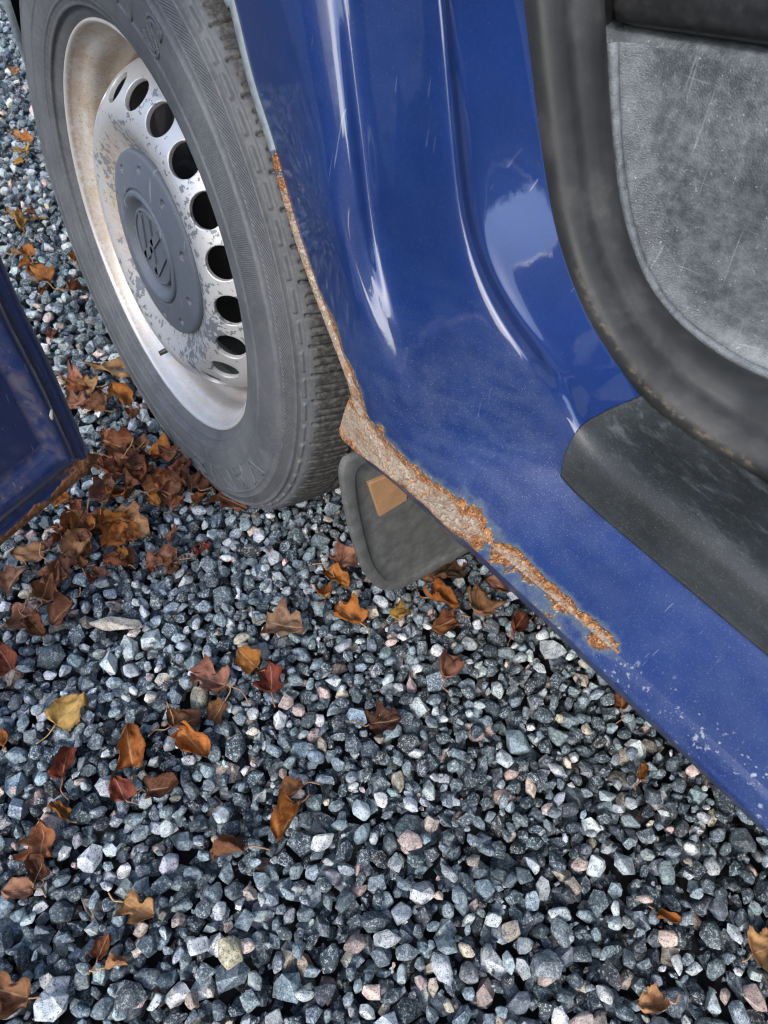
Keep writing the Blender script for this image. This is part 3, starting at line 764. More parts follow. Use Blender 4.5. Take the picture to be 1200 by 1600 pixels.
mesh_np('panel_top_roll', v_, f_, M['vinyl'], van, attrs={'dust': np.full(len(v_), .25)})
v_, f_ = rbox(.420, .434, .132, .165, .622, .76, .005)
mesh_np('corner_trim', v_, f_, M['black'], van)

# --- rest of the body, coarse: floor, bonnet, windscreen, roof, far side, rear side
side = np.array([(-.95, .55), (-.93, .80), (-.80, .93), (-.1, 1.12), (.15, 1.18), (.95, 1.90), (1.6, 1.97), (4.0, 1.95), (4.1, 1.6), (4.1, .40), (1.2, .36), (.46, .37)])
V = np.array([(x, y, z) for x, z in side for y in (.17, .95, 1.72)]); F = []
k = len(side)
for a in range(k - 1):
    for b in range(2): F.append((a * 3 + b, a * 3 + b + 1, (a + 1) * 3 + b + 1, (a + 1) * 3 + b))
F.append(tuple(a * 3 + 2 for a in range(k)))
shell = mesh_np('body_shell', V, F, M['paint'], van, smooth=False, attrs={'rust': np.full(len(V), -1.5), 'dust': np.full(len(V), .3), 'chip': np.zeros(len(V)), 'gloss': np.full(len(V), .9)})
v_, f_ = rbox(1.42, 4.08, .04, .17, .30, 1.90, .03)
mesh_np('rear_side_panel', v_, f_, M['paint'], van, attrs={'rust': np.full(len(v_), -1.5), 'dust': np.full(len(v_), .3), 'chip': np.zeros(len(v_)), 'gloss': np.full(len(v_), .9)})
v_, f_ = rbox(-.70, 4.0, .10, 1.7, .335, .352, .006)
v_[:, 0] = np.maximum(v_[:, 0], .44)
mesh_np('underbody', v_, f_, M['liner'], van)
v_, f_ = rbox(.25, 1.42, .30, 1.65, .352, .62, .02)
mesh_np('seat_base', v_, f_, M['liner'], van)

# --- mud flap behind the wheel
XF = .412
fo = [hit(a, b, 0, XF)[1:] for a, b in [(552, 712), (540, 718), (533, 735), (534, 758), (541, 800), (552, 845), (565, 885), (576, 905), (590, 918), (610, 922), (640, 912), (690, 884), (725, 865)]]
fo = resample(np.array(fo), .004)
last = fo[-1]; ext2 = np.array([last + np.array([t, -.01 * t]) for t in np.linspace(.006, .07, 12)])
fo = np.r_[fo, ext2, [[last[0] + .078, z_] for z_ in np.linspace(.08, .31, 14)], [[y_, .325] for y_ in np.linspace(last[0] + .07, .01, 14)]]
def inset(poly, d):
    c = np.array([.10, .20]); v = poly - c
    return c + v * (1 - d / .125)
fo = np.array([q for q in fo])
rings = [(0, -.004), (0, 0), (.0008, .0016), (.0025, .0022), (.0135, .0022), (.0150, .0012), (.0165, -.0006), (.030, -.0006), (.07, -.0006)]
V = []
for d, h in rings:
    q = inset(fo, d) if d else fo
    V += [(XF + h, a, b) for a, b in q]
k = len(fo); F = []
for a in range(len(rings) - 1):
    for b in range(k): F.append((a * k + b, a * k + (b + 1) % k, (a + 1) * k + (b + 1) % k, (a + 1) * k + b))
c0 = len(V); V.append((XF - .0006, .10, .20))
for b in range(k): F.append(((len(rings) - 1) * k + b, (len(rings) - 1) * k + (b + 1) % k, c0))
flap = mesh_np('mud_flap', V, F, M['flap'], van)
pq = [hit(a, b, 0, XF + .003)[1:] for a, b in [(576, 756), (594, 808), (636, 782), (640, 730)]]
V = []
pc = np.mean(pq, 0)
for d, h in ((1, -.003), (1, .0012), (.96, .002)):
    V += [(XF + .001 + h, *(pc + (q - pc) * d)) for q in pq]
F = [(a * 4 + b, a * 4 + (b + 1) % 4, (a + 1) * 4 + (b + 1) % 4, (a + 1) * 4 + b) for a in range(2) for b in range(4)] + [(8, 9, 10, 11)]
mesh_np('mounting_plate', V, F, M['plate'], flap, smooth=False)['label'] = 'rusty square plate on the mud flap'

# --- open front door
DC = np.array([.28072, -.18573, .30]); DU = np.array([.41675, -.90902, 0]); DN = np.array([.90902, .41675, 0])   # DN towards the camera
dk = [(.000, .300), (.003, .317), (.008, .371), (.013, .417), (.020, .466), (.024, .509), (.028, .56), (.02, .64), (-.02, .74), (-.10, .84), (-.17, .95), (-.18, 1.05)]
fe = resample(np.array(dk), .006)
hi = np.array([(-.17, 1.12), (.20, 1.16), (.6, 1.16), (1.0, 1.15)]); re_ = np.array([(1.02, 1.05), (1.03, .8), (1.01, .5), (.98, .34)])
bt = np.array([(x, .297) for x in np.linspace(.955, .012, 80)])
outl = np.r_[fe, hi, re_, bt]
rings = [(0, -.045), (0, -.003), (.0015, 0), (.0100, .0005), (.0120, -.0025), (.0145, -.0028), (.0170, .0035), (.0220, .0050), (.0275, .0040), (.0300, -.004), (.0330, -.006), (.036, -.006)]
def inset_c(poly, d):
    n = len(poly); out = np.zeros_like(poly)
    area = np.sum(poly[:, 0] * np.roll(poly[:, 1], -1) - np.roll(poly[:, 0], -1) * poly[:, 1]); sg = 1 if area > 0 else -1
    def nr(a, b):
        e = b - a; v = np.array([-e[1], e[0]]) * sg; return v / (np.linalg.norm(v) + 1e-9)
    for k in range(n):
        n1 = nr(poly[k - 1], poly[k]); n2 = nr(poly[k], poly[(k + 1) % n])
        mm = (n1 + n2); mm /= np.linalg.norm(mm) + 1e-9
        out[k] = poly[k] + mm * min(d / max(.35, mm @ n1), d * 1.9)
    return out
V = []; rr_ = []; gg_ = []
for d, h in rings:
    q = inset_c(outl, d) if d else outl
    # lower rail of the door is broader than its front rail
    for (a, b) in q:
        lo_ = .297 + (d * 1.5 if d > .002 else d)
        bb = max(b, lo_) if b < .6 else b
        if b < .60 and a < .5: a = max(a, float(np.interp(bb, fe[:, 1], fe[:, 0])) + d)
        V.append(DC + DU * a + np.array([0, 0, bb - .30]) + DN * h)
        bot = sstep(.335, .300, b) if d < .02 else 0
        cor_ = math.exp(-(((a) / .03) ** 2 + ((b - .30) / .022) ** 2)) if d < .016 else 0
        rr_.append(max(.85 * bot * sstep(.008, .002, d) , cor_ * .7) if d < .016 else -.5)
        gg_.append(1.0 if .011 < d < .016 else (.75 if .026 < d < .0335 else .08))
k = len(outl); F = []
for a in range(len(rings) - 1):
    for b in range(k): F.append((a * k + b, a * k + (b + 1) % k, (a + 1) * k + (b + 1) % k, (a + 1) * k + b))
F.append(tuple(range(k))[::-1])
mid_poly = [(float(np.interp(b, fe[:, 1], fe[:, 0])) + .034, b) for b in (.348, .40, .45, .50, .56, .64, .74)] + [(-.06, .84), (-.12, .95), (-.13, 1.08), (.2, 1.12), (.6, 1.12), (.97, 1.11), (.98, .8), (.97, .5), (.94, .348)]
k0 = len(V)
for a, b in mid_poly:
    V.append(DC + DU * a + np.array([0, 0, b - .30]) - DN * .0062); rr_.append(-.5); gg_.append(.06)
F.append(tuple(range(k0, k0 + len(mid_poly)))[::-1])
door = mesh_np('front_door', V, F, M['door'], van, attrs={'rust': rr_, 'dust': gg_})
door['label'] = 'dark blue lower corner of the open front door'
# drain plug and scuff of pale filler on the door's rail
def on_door(px, py, h=.0):
    d = CAM_R.T @ np.array([(px - 600) / CAM_F, (py - 800) / CAM_F, 1.0])
    t = ((DC + DN * h - CAM_C) @ DN) / (d @ DN); return CAM_C + d * t
cpt = on_door(80, 648, .005)
blob = []
for k in range(10):
    a = k / 10 * 2 * math.pi; blob.append(cpt + DU * (.0020 * math.cos(a) * (1 + .3 * math.sin(3 * a))) + np.array([0, 0, 1]) * (.0045 * math.sin(a) - .002 * math.cos(a)) + DN * .0004)
blob.append(cpt + DN * .0016)
mesh_np('sealant_dab', blob, [(k, (k + 1) % 10, 10) for k in range(10)], mat_plain('pale_sealant', (.42, .40, .33), .6, 300, .2), door)

# ------------------------------------------------------------------ wheel
wheel_prof = [(.0, .058), (.075, .058), (.080, .066), (.148, .066), (.150, .068), (.150, .088), (.148, .090), (.06, .090), (.06, .20), (.0, .20)]
V, F = lathe(wheel_prof, 64)
wheel = mesh_np('wheel', V, F, M['iron'], van, smooth=False); wheel.location = tuple(HUB)
wheel['label'] = 'front wheel with silver steel rim and grey centre cap'

# tyre
key = [(.2140, .012), (.2165, .005), (.2200, .0005), (.2240, -.0030), (.2290, -.0058), (.2300, -.0066), (.2315, -.0090), (.2345, -.0118), (.2440, -.0158), (.2540, -.0174), (.2640, -.0178), (.2780, -.0172), (.2920, -.0150),
       (.3020, -.0122), (.3120, -.0078), (.3190, -.0035), (.3240, .0015), (.3275, .0075), (.3300, .0160), (.3325, .0300), (.3345, .0500), (.3358, .0700), (.3362, .0900)]
kp = resample(np.array(key), .0010)
inner = np.array([(.3362, .10), (.3355, .12), (.3335, .15), (.328, .172), (.318, .182), (.29, .190), (.26, .192), (.235, .186), (.21, .172)])
nk = len(kp)
prof = np.r_[kp, inner]
SEG = 72 * 24
ds = np.gradient(kp, axis=0); ds /= np.linalg.norm(ds, axis=1)[:, None]
nrm_p = np.stack([-ds[:, 1] * -1, ds[:, 0] * -1], 1)               # outward (r, y)
nrm_p = np.stack([-ds[:, 1], ds[:, 0]], 1)
if nrm_p[nk - 1, 0] < 0: nrm_p = -nrm_p
tre = np.zeros(len(prof))
rk, yk = kp[:, 0], kp[:, 1]
def bumpv(x, c, w): return np.clip(1 - np.abs((x - c) / w), 0, 1)
def tread(th, Rr, Yy):
    ph = (np.degrees(th) / 5.0) % 1.0                               # pitch phase
    d = np.zeros((len(th), nk))
    # moulded rings on the side wall
    for c, w, a in ((.2325, .0016, .0014), (.2400, .0014, .0008), (.2630, .0017, .0013), (.2945, .0018, .0018), (.3018, .0016, .0012), (.3148, .0018, .0020)):
        d += a * np.clip(1.6 * bumpv(rk, c, w), 0, 1)[None]
    ysh = yk[None, :]
    # dashes under the shoulder
    inb = ((rk > .3165) & (rk < .3245) & (yk < .02))[None]
    d -= inb * .0030
    bar = ((rk > .3192) & (rk < .3218) & (yk < .02))[None] & (ph > .16) & (ph < .84)
    d += bar * .0030
    # shoulder blocks: lateral groove and sipes, slightly slanted
    reg = sstep(.0030, .0050, ysh) * sstep(.048, .046, ysh)
    sl = (ph + ysh * 3.0) % 1.0
    d -= reg * .0060 * np.clip(1.5 * bumpv(sl, .06, .055), 0, 1)
    sreg = reg * sstep(.0065, .0080, ysh)
    for c in (.36, .64):
        d -= sreg * .0040 * bumpv(sl, c, .045)
    # circumferential grooves and central ribs
    for c in (.054, .086):
        d -= .0065 * np.clip(2.2 * bumpv(yk, c, .0058), 0, 1)[None]
    rib = sstep(.058, .060, ysh) * sstep(.083, .081, ysh)
    d -= rib * .0026 * bumpv((ph * 2 + ysh * 14) % 1.0, .5, .07)
    Rr[:, :nk] += d * nrm_p[:, 0]; Yy[:, :nk] += d * nrm_p[:, 1]
    return Rr, Yy
V, F = lathe(prof, SEG, dr=tread)
lowz = -HUB[2] + .006
sq = np.clip(lowz - V[:, 2], 0, None)
V[:, 1] -= sq * .35 * (V[:, 1] < .05); V[:, 2] = np.maximum(V[:, 2], lowz)
ta = np.r_[sstep(.004, .012, kp[:, 1]) * (kp[:, 0] > .31), np.ones(4), np.zeros(5)]
tyre = mesh_np('tyre', V, F, M['tyre'], wheel, attrs={'tread': np.tile(ta, SEG)})

# raised tyre lettering, following the side wall
def letter(ch, ang, r_mid, size):
    cu = bpy.data.curves.new('letter', 'FONT'); cu.body = ch; cu.size = size; cu.align_x = 'CENTER'; cu.resolution_u = 6
    cu.fill_mode = 'NONE'; cu.bevel_depth = .0014; cu.bevel_resolution = 1
    ob = bpy.data.objects.new('letter', cu); COL.objects.link(ob)
    dg = bpy.context.evaluated_depsgraph_get(); me = bpy.data.meshes.new_from_object(ob.evaluated_get(dg))
    co = np.zeros(len(me.vertices) * 3, dtype=np.float32); me.vertices.foreach_get('co', co); co = co.reshape(-1, 3)
    bpy.data.objects.remove(ob); bpy.data.curves.remove(cu)
    r = r_mid + (co[:, 1] - size * .36); a = ang - co[:, 0] / r_mid * 1.65
    y0 = np.interp(r, kp[:60 + 60, 0], kp[:120, 1]) if False else np.interp(r, rk[:nk], yk[:nk])
    new = np.stack([r * np.cos(a), y0 - co[:, 2] - .0001, r * np.sin(a)], 1)
    me.vertices.foreach_set('co', new.astype(np.float32).ravel()); me.update()
    me.materials.clear(); me.materials.append(M['tyre'])
    me.polygons.foreach_set('use_smooth', np.ones(len(me.polygons), dtype=bool))
    o = bpy.data.objects.new('letter', me); COL.objects.link(o); o.parent = wheel
    return o
for base_a in (63.0, -72.0):
    for k, ch in enumerate('VANIS'):
        letter(ch, math.radians(base_a + (40.0, 28.6, 17.0, 8.0, 0)[k]), .2785, .0385)

# rim: barrel and lip
rp = resample(np.array([(.2205, .006), (.2208, .001), (.2195, -.0016), (.2172, -.0008), (.2155, .003), (.2135, .009), (.2105, .0150), (.2060, .0200), (.2025, .026), (.2012, .034), (.2005, .044), (.1975, .050), (.1925, .055), (.1900, .064), (.1890, .080), (.192, .13), (.205, .17)]), .002)
V, F = lathe(rp, 220)
th_v = np.repeat(np.arange(220) * 2 * math.pi / 220, len(rp)); yv = np.tile(rp[:, 1], 220); rvv = np.tile(rp[:, 0], 220)
dirt = (.5 + .5 * sstep(-.3, .8, np.cos(th_v - math.radians(135)))) * (.35 + .65 * sstep(-.001, .01, yv))
dirt = np.clip(dirt, 0, 1)
edge = np.exp(-((yv - .0035) / .002) ** 2) * (rvv < .2185) * .55 * sstep(-.6, .5, np.cos(th_v - math.radians(150)))
mesh_np('rim', V, F, M['rim'], wheel, attrs={'dirt': dirt, 'peel': np.full(len(V), .0), 'edge': edge})

# rim: pressed disc with a ring of twenty holes
dp = resample(np.array([(.0, .016), (.050, .016), (.090, .0130), (.1015, .0100), (.1080, .0068), (.1180, .0012), (.1270, -.0028), (.1340, -.0042), (.1410, -.0030), (.1480, .0006), (.1560, .0068), (.1640, .0145), (.1720, .0250), (.1790, .0380), (.1845, .0540), (.1900, .0700)]), .0008)
sl_ = np.r_[0, np.cumsum(np.linalg.norm(np.diff(dp, axis=0), axis=1))]
pr_of = lambda s: (np.interp(s, sl_, dp[:, 0]), np.interp(s, sl_, dp[:, 1]))
s0 = np.interp(.1600, dp[:, 0], sl_); HS = .0215; HR = .0177; NH = 20; PH0 = math.radians(36.8)
Vd, Fd = [], []; nb_ = 8
def add_ring(s_list):
    segs = NH * nb_; b0 = sum(len(v) for v in Vd)
    th_ = PH0 + math.pi / NH + np.arange(segs) * 2 * math.pi / segs
    r_, y_ = pr_of(np.asarray(s_list))
    Vd.append(np.stack([r_[None] * np.cos(th_)[:, None], np.broadcast_to(y_[None], (segs, len(r_))), r_[None] * np.sin(th_)[:, None]], -1).reshape(-1, 3))
    Fd.extend([tuple(q + b0) for q in grid_faces(segs, len(r_), closed_u=True)])
add_ring(np.linspace(.04, s0 - HS, 46)); add_ring(np.linspace(s0 + HS, sl_[-1], 24))
half = math.pi / NH
bp = []
for k in range(nb_): bp.append((-1 + 2 * k / nb_, -1))
for k in range(nb_): bp.append((1, -1 + 2 * k / nb_))
for k in range(nb_): bp.append((1 - 2 * k / nb_, 1))
for k in range(nb_): bp.append((-1, 1 - 2 * k / nb_))
bp = np.array(bp); na_ = np.arctan2(bp[:, 1] * HS, bp[:, 0] * half * .16)
for h in range(NH):
    b0 = sum(len(v) for v in Vd); c_ = PH0 + h * 2 * half; rings_v = []
    for w in (0, .12, .35, .65, 1.0):
        a_c = HR * np.cos(na_) / .16; s_c = HR * np.sin(na_)
        aa = a_c * (1 - w) + bp[:, 0] * half * w; ss = s0 + s_c * (1 - w) + bp[:, 1] * HS * w
        r_, y_ = pr_of(ss); rings_v.append(np.stack([r_ * np.cos(c_ + aa), y_, r_ * np.sin(c_ + aa)], 1))
    # rolled hole edge and wall
    inn_ = rings_v[0]; ctr = inn_.mean(0); axn = np.array([math.cos(c_) * .62, -.78, math.sin(c_) * .62])
    e1 = inn_ + (ctr - inn_) * .02 - axn * .0008; e2 = inn_ + (ctr - inn_) * .03 - axn * .0050
    rings_v = [e2, e1] + rings_v
    Vd.append(np.concatenate(rings_v)); k_ = len(bp)
    for a in range(len(rings_v) - 1):
        for b in range(k_): Fd.append((b0 + a * k_ + b, b0 + (a + 1) * k_ + b, b0 + (a + 1) * k_ + (b + 1) % k_, b0 + a * k_ + (b + 1) % k_))
V = np.concatenate(Vd)
tv_ = np.arctan2(V[:, 2], V[:, 0]); rv_ = np.hypot(V[:, 0], V[:, 2])
peel = np.exp(-((rv_ - .124) / .022) ** 2) * (.6 + .4 * np.cos(tv_ - math.radians(-40))) + .35 * (rv_ < .172)
dirt = .85 * np.exp(-((rv_ - .112) / .014) ** 2) * sstep(-.2, .9, np.cos(tv_ - math.radians(160))) + .8 * sstep(.176, .188, rv_) + .10
disc = mesh_np('rim_disc', V, Fd, M['rim'], wheel, attrs={'dirt': np.clip(dirt, 0, 1), 'peel': np.clip(peel, 0, 1), 'edge': np.zeros(len(V))})

# centre cap with bolt dimples
cp = resample(np.array([(.1018, .0120), (.1016, .0070), (.1005, .0042), (.0975, .0026), (.0920, .0012), (.0860, .0000), (.0780, -.0016), (.0680, -.0030), (.0645, -.0034), (.0632, -.0012), (.0622, -.0012), (.0612, -.0046), (.0590, -.0058), (.0560, -.0054), (.0520, -.0020), (.0475, .0035), (.0450, .0062), (.0435, .0066)]), .0007)
cp = np.r_[cp, [[.03, .0066], [.0005, .0066]]]
def dimples(th, Rr, Yy):
    for k in range(10):
        a = math.radians(55.2 + 36 * k)
        d = np.sqrt((Rr * np.cos(th) - .0862 * math.cos(a)) ** 2 + (Rr * np.sin(th) - .0862 * math.sin(a)) ** 2)
        Yy += .0090 * sstep(.0047, .0041, d) * (Rr > .07)
    return Rr, Yy
V, F = lathe(cp, 540, dr=dimples)
mesh_np('centre_cap', V, F, M['cap'], wheel)
ep = resample(np.array([(.0432, .0066), (.0430, .0008), (.0420, -.0006), (.0395, -.0010), (.0388, .0008), (.0380, .0012), (.020, .0012), (.0004, .0012)]), .0010)
V, F = lathe(ep, 96)
emb = mesh_np('cap_emblem', V, F, M['cap'], wheel)
# two interlaced letters as raised bars, a V over a W
def bar(p, q, w, c, s, V, F):
    p = np.array(p); q = np.array(q); e = (q - p) / np.linalg.norm(q - p); n_ = np.array([-e[1], e[0]]) * w / 2; b0 = len(V)
    for h in (.0016, -.0008):
        for pt in (p - n_, q - n_, q + n_, p + n_):
            X = pt[0] * c - pt[1] * s; Z = pt[0] * s + pt[1] * c; V.append((X, -.0004 + h, Z))
    for f in ((0, 1, 2, 3), (4, 7, 6, 5), (0, 4, 5, 1), (1, 5, 6, 2), (2, 6, 7, 3), (3, 7, 4, 0)): F.append(tuple(b0 + i for i in f))
V, F = [], []; er = math.radians(-22); c_, s_ = math.cos(er), math.sin(er)
for p, q in (((-.0125, .0330), (0, .0040)), ((.0125, .0330), (0, .0040)), ((-.0300, .0220), (-.0135, -.0290)), ((.0300, .0220), (.0135, -.0290)), ((-.0135, -.0290), (0, .0)), ((.0135, -.0290), (0, .0))):
    bar(p, q, .0092, c_, s_, V, F)
mesh_np('emblem_letters', V, F, M['cap'], wheel, smooth=False)
# tyre valve
v_, f_ = tube(np.array([(-.0555, .030, -.178), (-.0565, .018, -.181), (-.0575, .006, -.184)]), [.0042, .0038, .0034], 10)
mesh_np('tyre_valve', v_, f_, M['black'], wheel)

# ------------------------------------------------------------------ leaves
def leaf_mesh(L, wr, curl, bend, fold, seed, lobed=False, stalk=.5):
    r_ = np.random.default_rng(seed); NT_, NW = 25, 13
    V = []; lu = []; lv = []; le = []
    p = r_.uniform(0, 6.28, 4)
    for i in range(NT_):
        t = i / (NT_ - 1)
        w = (max(0, 1 - abs(2 * t ** .78 - 1) ** 2.3) ** .62) * (1 - .18 * t) if t < .86 else (1 - .18 * t) * .62 * ((1 - t) / .14) ** .8 * .93
        w = max(w, .02)
        for j in range(NW):
            u = -1 + 2 * j / (NW - 1); ww = w
            if abs(u) > .99: ww *= 1 + (.06 if i % 2 else -.04) + .06 * math.sin(9 * t + p[0] * u)
            sd_ = 1 + .16 * abs(u) * math.sin((6.5 + p[0] * .5) * t + p[2] + (1.9 if u > 0 else 0)) + .09 * abs(u) * math.sin(17 * t + p[3] * (1 if u > 0 else 2))
            ww *= sd_
            if lobed: ww *= 1 + .30 * abs(u) * math.sin(t * 15 + p[1] + u)
            kx = curl * 1.5 + fold * .8 + 1e-3; ax_ = u * ww * kx
            x = math.sin(ax_) / kx * L * wr; z = (1 - math.cos(ax_)) / kx * L * wr * 1.2 + fold * abs(u) * ww * L * .5
            ky = bend * 1.6 + 1e-3; ay_ = (t - .42) * ky
            y = math.sin(ay_) / ky * L + .42 * L - .16 * L * (abs(u) ** 1.3) * ww * (1 - t); z += (1 - math.cos(ay_)) / ky * L
            cr = (.060 + .05 * abs(curl)) * L
            z += cr * (math.sin(5 * t + p[2] + 2 * u) + .7 * math.sin(7 * u + p[3] + 4 * t) + .5 * math.sin(13 * t - 6 * u + p[0]) + .35 * math.sin(19 * t + 9 * u + p[1])) * (.35 + .65 * abs(u))
            x += .4 * cr * math.sin(11 * t + p[1] + 3 * u) * abs(u)
            tw = (p[1] - 3.1) * .22 * (t - .4); x, z = x * math.cos(tw) - z * math.sin(tw), x * math.sin(tw) + z * math.cos(tw)
            V.append((x, y - .42 * L, z)); lu.append(u); lv.append(t); le.append(max(abs(u), 2 * t - 1))
    a = curl * 1.1
    V = np.array(V)
    F = [tuple(q) for q in grid_faces(NT_, NW)]
    me_f = len(F)
    if stalk > 0:
        s_path = [(0, -.40 * L, bend * .12 * L), (.03 * L, -.42 * L - .25 * stalk * L, .02 * L + .1 * L * r_.uniform(-.5, .5)), (.12 * L * r_.uniform(-1, 1), -.42 * L - .55 * stalk * L, .05 * L * r_.uniform(-1, 1)), (.3 * L * r_.uniform(-1, 1), -.42 * L - stalk * L, .06 * L)]
        tv2, tf = tube(resample(np.array(s_path), L * .09), [.00075], 5)
        n0 = len(V); V = np.r_[V, tv2]; F += [tuple(i + n0 for i in f) for f in tf]
        lu += [0] * len(tv2); lv += [.5] * len(tv2); le += [0] * len(tv2)
    me = mesh_np('leaf', V, F, M['leaf'], attrs={'lu': lu, 'lv': lv, 'le': le}, link=False)
    return me

LEAFCOL = dict(ochre=(.42, .24, .055), yellow=(.46, .29, .085), orange=(.36, .135, .030), russet=(.235, .085, .036), brown=(.185, .082, .042), pink=(.30, .145, .095),
               tan=(.40, .225, .105), dark=(.085, .032, .018), red=(.20, .050, .028), faded=(.26, .155, .095))
def height_at(x, y, r):
    i, j = int((x - X0) / CELL), int((y - Y0) / CELL); k = max(1, int(r / CELL))
    a = H[max(0, i - k):i + k + 1, max(0, j - k):j + k + 1]; a = a[a < .2]
    return float(np.percentile(a, 88)) if a.size else .0
leaf_n = [0]
def leaf(px, py, size, col, label, rot=None, curl=None, bend=None, fold=None, lobed=False, tilt=.25, group=None, lift=0.0, world=None, stalk=None):
    k = leaf_n[0]; leaf_n[0] += 1; r_ = random.Random(1000 + k)
    p = hit(px, py, 2, .006) if world is None else np.array(world)
    q = CAM_R @ (p - CAM_C); L = .84 * size / (CAM_F / q[2]) if world is None else size
    curl = r_.uniform(-.2, 1.3) if curl is None else curl * 1.15; bend = r_.uniform(-.4, 1.2) if bend is None else bend * 1.15
    fold = r_.uniform(-.1, .5) if fold is None else fold
    me = leaf_mesh(L, r_.uniform(.40, .52), curl, bend, fold, 50 + k, lobed, r_.uniform(.3, .8) if stalk is None else stalk)
    o = bpy.data.objects.new('leaf', me); COL.objects.link(o)
    z = height_at(p[0], p[1], L * .3) + .0025 + lift
    o.location = (p[0], p[1], z)
    o.rotation_euler = (r_.gauss(0, tilt), r_.gauss(0, tilt), r_.uniform(0, 6.28) if rot is None else math.radians(rot))
    c = LEAFCOL[col]; j = r_.uniform(.65, 1.05); o.color = (c[0] * j, c[1] * j * r_.uniform(.92, 1.08), c[2] * j, 1)
    o['label'] = label; o['category'] = 'leaf'
    if group: o['group'] = group
    return o

